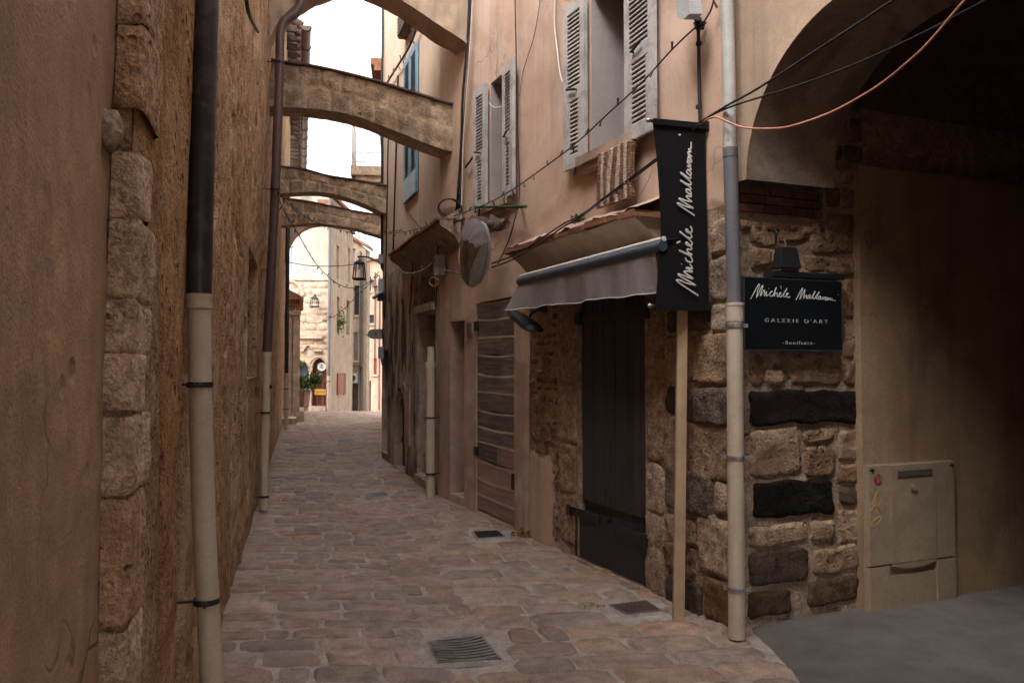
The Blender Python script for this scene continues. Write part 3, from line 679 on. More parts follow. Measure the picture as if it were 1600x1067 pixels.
mb.build('stone_facing', M['stone'], pink)
# gallery door
mb = MB(); n = 11; a, b = GD[0] + .012, GD[1] - .012
for k in range(n):
    x0 = a + (b - a) * k / n; x1 = a + (b - a) * (k + 1) / n
    mb.box(RW, x0 + .002, x1 - .002, .5, GD[3], -.055, -.030 + .003 * (k % 2), col=(1 + .12 * math.sin(k * 2.1),) * 3)
for z in (1.95,): mb.box(RW, a, b, z, z + .06, -.03, -.01)
mb.box(RW, a, b, .3, GD[3], -.10, -.06)
gd = mb.build('door', M['door_dark'], pink)
gd['label'] = 'tall charcoal plank door under the awning'
mb = MB(); xa, xb = RW.px(1007, 900)[0], RW.px(897, 840)[0]
zt = .41; m_ = (xa + xb) / 2
mb.box(RW, xa, m_ - .003, .03, zt - .03, -.05, -.006); mb.box(RW, m_ + .003, xb, .03, zt, -.05, -.008)
mb.build('flood_board', M['door_panel'], gd)
mb = MB()
for q in (0, 1):
    mb = MB(); mb.box(RW, *((xa - .04, xa + .42, zt - .10, zt - .035, -.005, .012) if q == 0 else (xb - .40, xb + .05, zt - .055, zt + .012, -.007, .012)))
    for s in ((xa + .03, xa + .2, xa + .36) if q == 0 else (xb - .05, xb - .2, xb - .34)): mb.tube([RW.w(s, zt - .06 if q == 0 else zt - .02, .0), RW.w(s, zt - .06 if q == 0 else zt - .02, .02)], .012, 8)
    s = xa - .045 if q == 0 else xb + .045; mb.tube([RW.w(s, zt - .11 + .05*q, .03), RW.w(s, zt + .03*q, .03)], .018, 8); mb.build('hinge', M['clamp'], gd)
    mb = MB(); s = GD[0] - .06 if q == 0 else GD[1] - .05; mb.box(RW, s, s + .09, 1.93, 2.03, -.05, .02); mb.build('hinge', M['clamp'], gd)
mb = MB(); mb.box(RW, GD[0] - .05, GD[1] + .05, -.03, .018, -.3, .03); mb.build('door_step', M['stone'], pink)
# plank door
mb = MB(); zs = [WD[2] + .0]; a, b = WD[0] + .01, WD[1] - .01; nb_ = 12
hts = np.array([.16, .17, .19, .19, .16, .17, .19, .18, .2, .18, .19, .17]); hts = hts / hts.sum() * (WD[3] - WD[2] - .02)
z = WD[2]; md = (a + b) / 2 + .0
edges = MB(); pk = MB(); BT = []
for k in range(nb_):
    z1 = z + hts[k]; nn = 10; ss = np.linspace(a, b, nn); sag = -.018 * np.sin((ss - a) / (b - a) * math.pi) * (k % 3 != 0) + .012 * (ss - a) / (b - a)
    for j in range(nn - 1):
        for (m2, s0_, s1_) in ((mb, ss[j], ss[j+1]),):
            near = (s0_ + s1_) / 2 < md
            tgt = pk if (k < 3 or (k == 3 and near)) else mb
            cs = .8 + .35 * ((k * 7) % 5) / 5
            tgt.hexa([RW.w(s0_, z + sag[j] + .012, -.05), RW.w(s1_, z + sag[j+1] + .012, -.05), RW.w(s1_, z + sag[j+1] + .012, -.018), RW.w(s0_, z + sag[j] + .012, -.018),
                      RW.w(s0_, z1 + sag[j] - .006, -.05), RW.w(s1_, z1 + sag[j+1] - .006, -.05), RW.w(s1_, z1 + sag[j+1] - .006, -.012), RW.w(s0_, z1 + sag[j] - .006, -.012)], (cs,)*3)
            edges.hexa([RW.w(s0_, z1 + sag[j] - .008, -.05), RW.w(s1_, z1 + sag[j+1] - .008, -.05), RW.w(s1_, z1 + sag[j+1] - .008, -.009), RW.w(s0_, z1 + sag[j] - .008, -.009),
                      RW.w(s0_, z1 + sag[j] + .012, -.05), RW.w(s1_, z1 + sag[j+1] + .012, -.05), RW.w(s1_, z1 + sag[j+1] + .012, -.012), RW.w(s0_, z1 + sag[j] + .012, -.012)])
    BT.append(edges); edges = MB(); z = z1
mb.box(RW, a, b, WD[2], WD[3] + .02, -.09, -.051)
pd = mb.build('door', M['old_wood'], pink); pd['label'] = 'weathered grey door of wide horizontal boards with pale gaps and faded pink boards at its foot'
for e_ in BT: e_.build('batten', M['wood_edge'], pd)
pk.build('lower_board', M['pink_wood'], pd)
mb = MB()
for zz in (WD[3] - .3, .62): mb = MB(); mb.box(RW, WD[1] - .05, WD[1] + .03, zz, zz + .1, -.015, .015); mb.build('hinge', M['clamp'], pd)
mb = MB(); mb.tube([RW.w(WD[0] - .01, .55, .02), RW.w(WD[0] - .01, .40, .02)], .015, 6); mb.build('hinge', M['clamp'], pd)
# narrow niche doorway, old dark boards inside and stub pipe
mb = MB()
for k in range(5): x0 = ND[0] + k*(ND[1]-ND[0])/5; mb.box(RW, x0 + .003, x0 + (ND[1]-ND[0])/5 - .003, ND[2], ND[3], -.44, -.40, col=(.8 + .1*(k%3),)*3)
nd_ = mb.build('door', M['dkwood'], pink); nd_['label'] = 'dark plank door deep inside the narrow doorway'
mb = MB(); mb.box(RW, RW.px(737, 520)[0], RW.px(733, 520)[0], 1.9, 2.06, 0, .03); mb.build('door_bell', M['ironbrown'], pink)
# pillar of grey plaster beside plank door
mb = MB(); q0, q1 = RW.px(827, 650)[0], RW.px(806, 650)[0]; S = lin(q0, q1, .03); Z = lin(0, WD[3] + .05, .05)
SS, ZZ = np.meshgrid(S, Z, indexing='ij'); pr = .03 * np.clip(np.minimum(SS - q0, q1 - SS) / .03, 0, 1) + .004 * fbm(RW.w(SS, ZZ, 0*SS), 5, 3, 1); pr = pr * np.clip((Z[-1] - ZZ) / .06, 0, 1) - .004
mb.grid(RW.w(SS, ZZ, pr).reshape(-1, 3), len(S), len(Z), flip=True); mb.build('door_jamb', M['pink_low'], pink)
# cove hood over the gallery door
sa, sb = RW.px(1042, 345)[0], RW.px(836, 400)[0]
mb = MB(); K = 10; prof = [(.012 + .26 * (k / (K-1)) ** 2.1, HZ - .36 + .36 * (k / (K-1)) ** .9) for k in range(K)]
S = lin(sa, sb, .06)
V = [RW.w(s, z + .006 * math.sin(s * 9), d) for s in S for d, z in prof]; mb.grid(V, len(S), K, flip=True)
for s in (sa, sb):
    mb.add([RW.w(s, z + .006*math.sin(s*9), d) for d, z in prof] + [RW.w(s, HZ + .02, -.02), RW.w(s, HZ - .36, -.02)], [tuple(range(K + 2))])
hood = mb.build('door_hood', M['beige'], pink)
mb = MB(); s = sa - .05; rt = random.Random(3)
while s < sb + .03:
    wv = rt.uniform(.16, .3); e = rt.uniform(.29, .325); zt_ = HZ + .006 * math.sin(s*9) + rt.uniform(-.006, .006)
    mb.box(RW, s, min(s + wv, sb + .05) - .008, zt_, zt_ + .028, -.02, e, col=(rt.uniform(.7, 1.2),)*3); mb.box(RW, s + .04, min(s + wv + .04, sb + .05) - .01, zt_ + .03, zt_ + .052, -.02, e - .03, col=(rt.uniform(.6, 1.1),)*3); s += wv
mb.build('tile_course', M['tile'], hood)
mb = MB(); S = lin(sa - .05, sb + .05, .05); V = [RW.w(s, z + .012*math.sin(s*13) + .01*math.sin(s*29), d) for s in S for d, z in ((.28, HZ + .05), (.15, HZ + .10), (.0, HZ + .17))]
mb.grid(V, len(S), 3); mb.build('flashing', M['pink_low'], hood)
mb = MB(); mb.box(RW, .0, PKEND - .02, 6.51, 6.7, -5, .22); mb.build('roof', M['tile'], pink)
mb = MB(); mb.box(RW, .75, PKEND - .02, -.03, 6.5, -5, -1.6); mb.box(RW, .75, .95, -.03, 6.5, -1.6, -.5); mb.box(RW, 0.02, .75, 4.6, 6.5, -5, -.3); mb.build('back_wall', M['pink_low'], pink)
# ================================================================ house over the passage, arch in the street wall
ph = thing('house', 'beige rendered house spanning the dark arched passage at the right', 'house', PW.w(1.0, 0, 0))
pts = [RW.px(x, y) for x, y in ((1167,281),(1181,187),(1197,136),(1220,94),(1267,35),(1300,0))]
# circle fit through the traced points, arch starts at s=-.06
A_ = np.array([[p[0], p[1], 1] for p in pts]); B_ = np.array([-(p[0]**2 + p[1]**2) for p in pts]); sol = np.linalg.lstsq(A_, B_, rcond=None)[0]
ac, az = -sol[0]/2, -sol[1]/2; ar = math.sqrt(ac*ac + az*az - sol[2])
arc = [(ac + ar * math.cos(t), az + ar * math.sin(t)) for t in np.linspace(0, math.pi/2, 18)] + [(ac - 1.0 * k / 6, az + ar) for k in range(1, 6)] + [(ac - 1.0 + ar * math.cos(t), az + ar * math.sin(t)) for t in np.linspace(math.pi/2, math.pi, 12)]
s_end = arc[-1][0]
mb = MB()
top = 6.3
poly = arc
for i in range(len(poly) - 1):      # face above the arch as vertical strips
    (s0_, z0_), (s1_, z1_) = poly[i], poly[i+1]
    zz = np.array([0, .15, .4, .8, 1.5, 3, 6]); 
    V = []
    for (s_, z_) in ((s0_, z0_), (s1_, z1_)):
        for q in list(np.linspace(0, 1, 10)**1.5): V.append(RW.w(s_, z_ + (top - z_) * q, .004))
    mb.grid(V, 2, 10)
s_r = arc[0][0]
V = [RW.w(s_, z_, .004) for s_ in (s_r, -.001) for z_ in (arc[0][1], 4, 5, top)]; mb.grid(V, 2, 4, flip=True)
V = [RW.w(s_, z_, .004) for s_ in (s_end, s_end - 6) for z_ in (0, 1, 2, arc[-1][1], 4, 5, top)]; mb.grid(V, 2, 7)
mb.build('wall', M['beige'], ph)
# soffit of the street arch, as deep as the wall (along PW.u)
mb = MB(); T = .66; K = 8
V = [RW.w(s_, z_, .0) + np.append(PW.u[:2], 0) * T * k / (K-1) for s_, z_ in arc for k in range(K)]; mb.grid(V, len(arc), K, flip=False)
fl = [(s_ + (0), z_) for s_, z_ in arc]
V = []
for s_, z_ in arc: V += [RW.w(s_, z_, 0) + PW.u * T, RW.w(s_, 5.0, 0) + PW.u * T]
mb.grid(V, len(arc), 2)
mb.build('arch_soffit', M['soffit_shade'], ph)
mb = MB()   # impost bricks under the springing
zI = arc[0][1]; rb = random.Random(2)
for row in range(3):
    s = .0
    while s < T:
        L = rb.uniform(.16, .24); c = rb.uniform(.6, 1.2)
        mb.box(PW, s + .006, min(s + L, T) - .006, zI - .055 * (row + 1) + .006, zI - .055 * row - .004, -.05, .02 + rb.uniform(0, .01), col=(c, c*.9, c*.85)); s += L
mb.build('impost', M['brick'], ph)
# passage side wall: mortar ground, stones, upper wall, vault
mb = MB(); S = breaks([(-.02, 1.05, .03), (1.05, 7, .5)]); Z = breaks([(0, 2.8, .04), (2.8, 5, .2)])
wallgrid(mb, PW, S, Z, disp=lambda s, z, P: -.006 + .014 * fbm(P, 7, 4, 3)); mb.build('passage_wall', M['mortar'], ph)
mb = MB(); Q = lambda a, col, dp, i: stonepx(mb, PW, *a, col, depth=dp * .32 + .003, seed=i + 50, rough=.011, bev=.010, gap=.002, jag=.018)
T0, T1, T2, T3 = (.95, .85, .75), (.8, .68, .58), (.62, .5, .42), (1.1, 1, .92); DK = (.3, .26, .24); BK = (.045, .045, .05)
for i, (a, col, dp) in enumerate([((1170,347,1214,384),T1,.02), ((1217,350,1262,378),T2,.02), ((1265,347,1344,398),T1,.015), ((1170,388,1205,420),T2,.02), ((1255,400,1344,430),T2,.02),
    ((1318,434,1344,500),T2,.015), ((1318,503,1344,560),T1,.015), ((1170,552,1192,604),T2,.02), ((1193,577,1229,603),T3,.03), ((1232,552,1314,603),T1,.012), ((1317,562,1344,603),T2,.02),
    ((1169,609,1345,664),BK,.035), ((1169,668,1252,744),T0,.015), ((1255,668,1306,694),T1,.02), ((1309,668,1345,720),T1,.015), ((1255,697,1306,744),T2,.015),
    ((1174,748,1303,809),BK,.03), ((1308,724,1344,757),T2,.015), ((1309,760,1344,790),DK,.03), ((1170,818,1261,853),T0,.02), ((1266,814,1304,848),T0,.03), ((1308,793,1344,850),T0,.02),
    ((1169,857,1262,914),(.22,.2,.19),.04), ((1266,852,1340,896),T1,.02), ((1262,900,1342,944),(.28,.22,.18),.03), ((1168,918,1238,964),(.2,.16,.13),.025), ((1206,390,1250,420),T1,.01),
    ((1170,440,1318,548),T2,.004)]):
    Q(a, col, dp, i)
masonry(mb, PW, T + .04, 1.02, 2.45, 3.9, (.12, .2), (.15, .35), .02, [T1, T2, DK, (.5,.3,.22)], 12, nb=2)
masonry(mb, PW, .0, T - .03, 2.42, zI - .18, (.07, .12), (.1, .3), .02, [T1, T2, (.5,.3,.22)], 13, nb=2)
mb.build('stone_facing', M['stone'], ph)
# plastered volume inside the passage
bs0, bs1, bz = PW.px(1346, 600, .06)[0], 5.2, PW.px(1352, 259, .06)[1]
mb = MB(); S = lin(bs0, bs1, .08); Z = lin(0, bz, .08); SS, ZZ = np.meshgrid(S, Z, indexing='ij'); DD = .06 + .008 * fbm(PW.w(SS, ZZ, 0*SS), 1.4, 4, 3)
mb.grid(PW.w(SS, ZZ, DD).reshape(-1, 3), len(S), len(Z), flip=np.dot(np.cross(PW.u, [0,0,1]), PW.n) < 0)
mb.add([PW.w(bs0, 0, -.05), PW.w(bs0, 0, .061), PW.w(bs0, bz, .061), PW.w(bs0, bz, -.05)], [(0,1,2,3)]); mb.add([PW.w(bs0, bz, -.05), PW.w(bs0, bz, .061), PW.w(bs1, bz, .061), PW.w(bs1, bz, -.05)], [(0,1,2,3)])
mb.build('plaster_facing', M['blockpl'], ph)
# vault (barrel along the passage), end wall, near side wall
mb = MB(); Wp = 3.3; K = 16; S = lin(T, 7, .4)
V = [PW.w(s, 3.3 + 1.25 * math.sin(t), Wp/2 - Wp/2 * math.cos(t)) for s in S for t in np.linspace(0, math.pi, K)]
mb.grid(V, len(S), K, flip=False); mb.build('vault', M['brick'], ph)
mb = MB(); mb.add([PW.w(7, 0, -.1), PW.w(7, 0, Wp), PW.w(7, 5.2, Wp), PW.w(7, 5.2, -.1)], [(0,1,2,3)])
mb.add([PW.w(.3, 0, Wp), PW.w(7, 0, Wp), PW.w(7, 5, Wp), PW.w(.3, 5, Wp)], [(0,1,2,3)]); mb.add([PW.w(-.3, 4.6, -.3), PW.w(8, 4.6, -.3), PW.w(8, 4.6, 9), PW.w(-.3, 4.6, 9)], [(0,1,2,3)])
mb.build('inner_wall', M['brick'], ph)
mb = MB(); mb.box(RW, -10, -.01, 6.31, 6.5, -6, .2); mb.build('roof', M['tile'], ph)
mb = MB(); mb.box(RW, -10, -.02, 4.7, 6.3, -6, -.2); mb.box(PW, 7.1, 7.3, 0, 4.7, -.3, 9); mb.build('back_wall', M['beige'], ph)
# ================================================================ old house (blue shutters) up to the corner
old = thing('house', 'pale peach house with blue shutters above a decayed dark ground floor', 'house', OW.w(2, 0, 0))
OE = float(np.dot(np.array([-2.24, 13.24, 0]) - OW.o, OW.u))
HD = hole_px(OW, 653, 681, 492, 712, 653); HD = (HD[0], HD[1], .12, HD[3])
HA = hole_px(OW, 617, 634, 604, 724, 617); HA = (HA[0], HA[1], .02, HA[3])
HF = hole_px(OW, 598.5, 607, 547, 703, 600); HF = (HF[0], HF[1], .12, HF[3])
HN = hole_px(OW, 655, 680, 402, 481, 655)
BW = hole_px(OW, 634, 654, 100, 318, 636)
mb = MB(); S = breaks([(0, OE, .05)], [*HD[:2], *HA[:2], *HF[:2], *HN[:2], *BW[:2]]); Z = breaks([(0, 3.6, .05), (3.6, 7, .1), (7, 8.8, .3)], [HD[2], HD[3], HA[3], HF[3], HN[2], HN[3], BW[2], BW[3], HF[2]])
def cO(s, z):
    P = OW.w(s, z, 0*s); v = fbm(P * np.array([1, 1, .22]), 4.5, 5, 60, .6); n = fbm(P, 3, 4, 61)
    k = np.clip((v - .02) * 5, 0, 1) * np.clip((3.1 - z) * 2, 0, 1) * np.clip((z - .5 + n) * 1.2, 0, 1) * np.clip((s - .2) * 3, 0, 1)
    k = np.maximum(k, np.clip((.35 + .3*n - z) * 3, 0, 1) * .6)[..., None]
    return 1 - k * (1 - np.array([.20, .17, .14]))
wallgrid(mb, OW, S, Z, [HD, HA, HF, HN, BW], col=cO, disp=lambda s, z, P: np.where(z < 3.15, .025 * fbm(P, 2.2, 5, 9, .6), .012 * fbm(P, 1, 3, 2)),
         mi=lambda s, z: np.where(z < 3.12 + .08 * fbm(np.stack([s*3, z, 0*s], -1), 1, 3, 8), 1, 0))
reveal(mb, OW, HD, .4, 1, back=False); reveal(mb, OW, HA, .16, 1, back=False); reveal(mb, OW, HF, .3, 1, back=False); reveal(mb, OW, HN, .35, 1, bmi=2); reveal(mb, OW, BW, .1, 0, bmi=2)
spandrel(mb, OW, HA[0], HA[1], HA[3], .35, -.1, .004, 1, pointed=1); spandrel(mb, OW, HN[0], HN[1], HN[3], .42, -.3, .004, 1, pointed=1)
mb.build('wall', [M['peach'], M['oldwall'], M['dark_in']], old)
mb = MB(); mb.box(OW, HD[0] - .04, HD[1] + .04, HD[3] + .002, HD[3] + .10, -.2, .07); mb.build('lintel', M['stone'], old)
mb = MB(); mb.box(OW, HD[0], HD[1], HD[2] - .15, HD[2] - .002, -.4, .05); mb.build('door_step', M['stone'], old)
for h, dp, mt, lb in ((HD, .38, 'dkwood', 'dark door set deep in the tall doorway'), (HA, .14, 'dkwood', 'small dark pointed plank door'), (HF, .28, 'dkwood', 'dark door at the far corner of the house')):
    mb = MB(); nn = 4
    for k in range(nn): x0 = h[0] + k*(h[1]-h[0])/nn; mb.box(OW, x0 + .004, x0 + (h[1]-h[0])/nn - .004, h[2], h[3], -dp - .04, -dp, col=(.8 + .15*(k % 3),)*3)
    mb.box(OW, h[0], h[1], h[2], h[3], -dp - .08, -dp - .05)
    for zz in (.3, .8): z = h[2] + (h[3]-h[2])*zz; mb.box(OW, h[0], h[1], z, z + .08, -dp, -dp + .02)
    o = mb.build('door', M[mt], old); o['label'] = lb
mb = MB(); z = 1.0; mb.box(OW, HA[0] - .42, HA[0] - .1, .45, 1.25, .0, .03); mb.build('meter_box', M['pink_low'], old)
mb = MB(); mb.tube([OW.w(HA[0]-.15, 1.3, .03), OW.w(HA[0]-.15, 1.35, .06), OW.w(HA[0]-.3, 1.28, .06), OW.w(HA[0]-.3, 1.2, .03)], .012, 6); mb.build('tap_pipe', M['steel'], old)
# blue shutters (closed pair)
wm = (BW[0] + BW[1]) / 2
shutter(old, OW, BW[0], wm - .005, BW[2], BW[3], .01, .0, BW[0], M['blue'], M['blue'], False)
shutter(old, OW, BW[1], wm + .005, BW[2], BW[3], .01, .0, BW[1], M['blue'], M['blue'], False)
mb = MB(); mb.box(OW, BW[0] + .01, BW[1] - .01, BW[2] + .0, BW[2] + .32, .046, .056); mb.build('shutter_foot', M['blue_pale'], old)
# vent box high up
vb = hole_px(OW, 633, 653, 22, 52, 640); mb = MB(); mb.box(OW, vb[0], vb[1], vb[2], vb[3], 0, .12)
for k in range(6): z = vb[2] + (vb[3]-vb[2])*(k+.5)/6; mb.box(OW, vb[0] + .03, vb[1] - .03, z - .01, z + .02, .12, .14)
mb.build('vent', M['ironbrown'], old)
# pent hood over the ground floor
ha, hb = OW.px(690, 370, .2)[0], OW.px(611, 405, .2)[0]
mb = MB(); S = lin(ha, hb, .1); Vt = []
for s in S:
    q = .008 * math.sin(s * 4)
    Vt += [OW.w(s, 3.36 + q, -.02), OW.w(s, 3.20 + q, .22), OW.w(s, 3.15 + q, .22), OW.w(s, 3.05 + q, .06), OW.w(s, 2.92 + q, -.02)]
mb.grid(Vt, len(S), 5, flip=True, smooth=False)
for e in (0, -1): mb.add(Vt[:5] if e == 0 else Vt[-5:], [(0,1,2,3,4)])
hd2 = mb.build('door_hood', M['mortar'], old)
mb = MB(); s = ha
while s < hb - .1: mb.box(OW, s, s + .17, 3.205 + .008*math.sin(s*4), 3.235 + .008*math.sin(s*4), .0, .25, col=(rnd.uniform(.6, 1.1),)*3); s += .18
mb.build('tile_course', M['tile'], hd2)
mb = MB(); mb.box(OW, -.0, OE, 8.81, 9.0, -5, .2); mb.build('roof', M['tile'], old)
mb = MB(); mb.box(OW, .05, OE - .02, -.03, 8.8, -5, -.75)
mb.add([OW.w(OE, 0, .0), OW.w(OE, 0, -5), OW.w(OE, 8.8, -5), OW.w(OE, 8.8, 0)], [(0,1,2,3)]); mb.build('back_wall', M['peach'], old)
# ================================================================ farther right house (only its eave and balcony show)
FR_ = Fr((-2.20, 13.45), (-1.5, 11.0), (-1, -.1))
fr2 = thing('house', 'far right house hidden behind the peach corner, with a white railed balcony', 'house', FR_.w(4, 0, 0))
mb = MB(); mb.box(FR_, 0, 10.5, -.5, 6.78, -4.5, -.02); mb.build('wall', M['peach'], fr2)
mb = MB(); mb.box(FR_, -.05, 10.6, 6.78, 6.90, -4.6, .24); mb.box(FR_, 0, 10.5, 6.90, 7.02, -4.5, .30); mb.build('roof', M['tile'], fr2)
q = atY(541, 262, 16.0); q2 = atY(541, 285, 16.0)
mb = MB(); zb0, zb1 = q2[2], q[2]; D = 1.0; sB_ = 2.5
mb.box(FR_, sB_, sB_ + 1.3, zb0 + .12, zb1, -.0, .82); mb.box(FR_, sB_ + .05, sB_ + 1.2, zb0, zb0 + .12, 0, .72)
bal = mb.build('balcony', M['arch'], fr2)
mb = MB(); zr = zb1 + .98; pts = [(sB_, 0), (sB_, .79), (sB_ + 1.28, .79), (sB_ + 1.28, 0)]
for i in range(3):
    (a, da), (b, db) = pts[i], pts[i+1]
    for zz in (zr, zb1 + .28, zb1 + .08): mb.tube([FR_.w(a, zz, da), FR_.w(b, zz, db)], .012, 6)
    n_ = 9
    for k in range(n_ + 1): t = k / n_; mb.tube([FR_.w(a + (b-a)*t, zb1, da + (db-da)*t), FR_.w(a + (b-a)*t, zr, da + (db-da)*t)], .005, 5)
mb.build('railing', M['whitem'], bal)
# ================================================================ end of the street: houses
fz = lambda y, Y: EYE + (570 - y) / 1200 * Y
church = thing('house', 'white topped pale stone house with arched brown door closing the street', 'house', (-7.5, 27.5, 0))
W = FF; sx = lambda x: (800 - x) / 1200 * 27.5 - 6.60     # photo column -> distance along the front
DA = (sx(510.5), sx(487), -.1, fz(560, 27.5)); DB = (sx(483), sx(464), -.1, fz(566, 27.5)); WB = (sx(458.5), sx(449), fz(420, 27.5), fz(385, 27.5))
mb = MB(); S = breaks([(0, 3.2, .12)], [*DA[:2], *DB[:2], *WB[:2]]); Z = breaks([(-.1, 8.3, .15)], [DA[3], DB[3], WB[2], WB[3], fz(437, 27.5)])
wallgrid(mb, W, S, Z, [DA, DB, WB], lambda s, z, P: np.where(z < fz(437, 27.5), .012 * fbm(P, 4, 3, 4), 0), mi=lambda s, z: np.where(z < fz(437, 27.5), 1, 0))
for h in (DA, DB): reveal(mb, W, h, .3, 1, back=False); spandrel(mb, W, h[0], h[1], h[3], .42, -.28, .006, 1)
reveal(mb, W, WB, .12, 0, bmi=0); mb.build('wall', [M['white_wall'], M['pale_stone']], church)
mb = MB(); masonry(mb, W, 0.0, 3.0, 0, fz(440, 27.5), (.18, .3), (.3, .7), .004, [(1, 1, 1), (.9, .88, .86), (1.1, 1.05, 1)], 21, na=1, nb=1, avoid=[(DA[0]-.1, DA[1]+.1, -1, DA[3]+.15), (DB[0]-.1, DB[1]+.1, -1, DB[3]+.15)]); mb.build('stone_facing', M['pale_stone'], church)
mb = MB()
for k in range(5): x0 = DA[0] + k*(DA[1]-DA[0])/5; mb.box(W, x0 + .006, x0 + (DA[1]-DA[0])/5 - .006, 0.1, DA[3], -.2, -.15, col=(.8 + .2*(k % 2),)*3)
ad = mb.build('door', M['brown_door'], church); ad['label'] = 'red-brown arched plank door'
mb = MB(); mb.box(W, DA[0], DA[1], -.1, .12, -.3, .12); mb.build('door_step', M['pale_stone'], church)
mb = MB()
for k in range(2): mb.box(W, DB[0] + .02, DB[1] - .02, .1, DB[3], -.28, -.24); mb.box(W, DB[0] + .06 , DB[1] - .05, .4 + k*.8, 1.05 + k*.8, -.24, -.22)
bd = mb.build('door', M['blue'], church); bd['label'] = 'blue-grey panelled door in the left arch'
mb = MB(); wd_ = (WB[1]-WB[0])/2
for k in range(2): mb.box(W, WB[0] + k*wd_ + .01, WB[0] + (k+1)*wd_ - .01, WB[2], WB[3], -.08, -.03)
mb.build('shutter', M['blue_pale'], church)
mb = MB()   # mouldings: arch rings, ledge, blind arch
def ring(cx, zc, r0_, r1_, d, n=18, a0=0, a1=math.pi):
    for k in range(n):
        t0, t1 = a0 + (a1-a0)*k/n, a0 + (a1-a0)*(k+1)/n
        P4 = [(cx + r0_*math.cos(t0), zc + r0_*math.sin(t0)), (cx + r1_*math.cos(t0), zc + r1_*math.sin(t0)), (cx + r1_*math.cos(t1), zc + r1_*math.sin(t1)), (cx + r0_*math.cos(t1), zc + r0_*math.sin(t1))]
        mb.prism([W.w(a, b, d) for a, b in P4], [W.w(a, b, -.01) for a, b in P4])
ring(sx(449), fz(462, 27.5), .50, .60, .05)
ring(sx(482), fz(545, 27.5), .10, .16, .06)
ring((DA[0]+DA[1])/2, DA[3]-.30, .34, .42, .03); ring((DB[0]+DB[1])/2, DB[3]-.28, .28, .35, .035)
mb.box(W, sx(504), sx(466), fz(529, 27.5), fz(526, 27.5), 0, .1); mb.box(W, sx(504), sx(490), fz(549, 27.5), fz(546, 27.5), 0, .1); mb.box(W, sx(476), sx(470), fz(549, 27.5), fz(545, 27.5), 0, .1)
mb.box(W, -.02, 3.2, fz(438, 27.5), fz(436, 27.5), 0, .04)
mb.build('moulding', M['pale_stone'], church)
# its side wall
holes = []
def hs(x0, x1, y0, y1):
    h = hole_px(FS, x0, x1, y0, y1, (x0 + x1)/2); holes.append(h); return h
h1 = hs(526, 530, 384, 436); h2 = hs(544, 547, 388, 442); h3 = hs(527, 531, 464, 520); h4 = hs(542, 547, 470, 523)
SE = float(FS.px(551, 500)[0])
mb = MB(); S = breaks([(0, SE, .25)], [v for h in holes for v in h[:2]]); Z = breaks([(-.9, 7.4, .3)], [v for h in holes for v in h[2:]])
wallgrid(mb, FS, S, Z, holes, lambda s, z, P: .02 * fbm(P, 1, 3, 4))
for h in holes: reveal(mb, FS, h, .2)
mb.build('side_wall', M['far_ochre'], church)
mb = MB()
for h in (h3, h4): mb.box(FS, h[0] + .02, h[1] - .02, h[2], h[3], -.18, -.12)
mb.build('window', M['glass'], church)
mb = MB(); q = hole_px(FS, 527, 536, 583, 615, 531); mb.box(FS, q[0], q[1], q[2], q[3], .02, .07); mb.build('shutter', M['redshut'], church)['label'] = 'red-brown shutter low on the side wall'
mb = MB(); q = hole_px(FS, 537, 540, 583, 616, 538); mb.box(FS, q[0], q[1], q[2], q[3], .0, .05); mb.build('shutter', M['ironbrown'], church)
mb = MB(); mb.box(W, .5, 3.2, 8.3, 8.42, -6, .12); mb.box(W, -.05, .49, 8.3, 8.42, -.5, .12); mb.box(FS, 0, SE, 7.4, 7.55, -.4, .1); mb.build('roof', M['tile'], church)
mb = MB(); mb.box(W, .62, 3.2, -.5, 8.28, -6, -.35); mb.add([FS.w(SE, -.9, 0), FS.w(SE, -.9, -2), FS.w(SE, 7.4, -2), FS.w(SE, 7.4, 0)], [(0,1,2,3)]); mb.build('back_wall', M['far_ochre'], church)
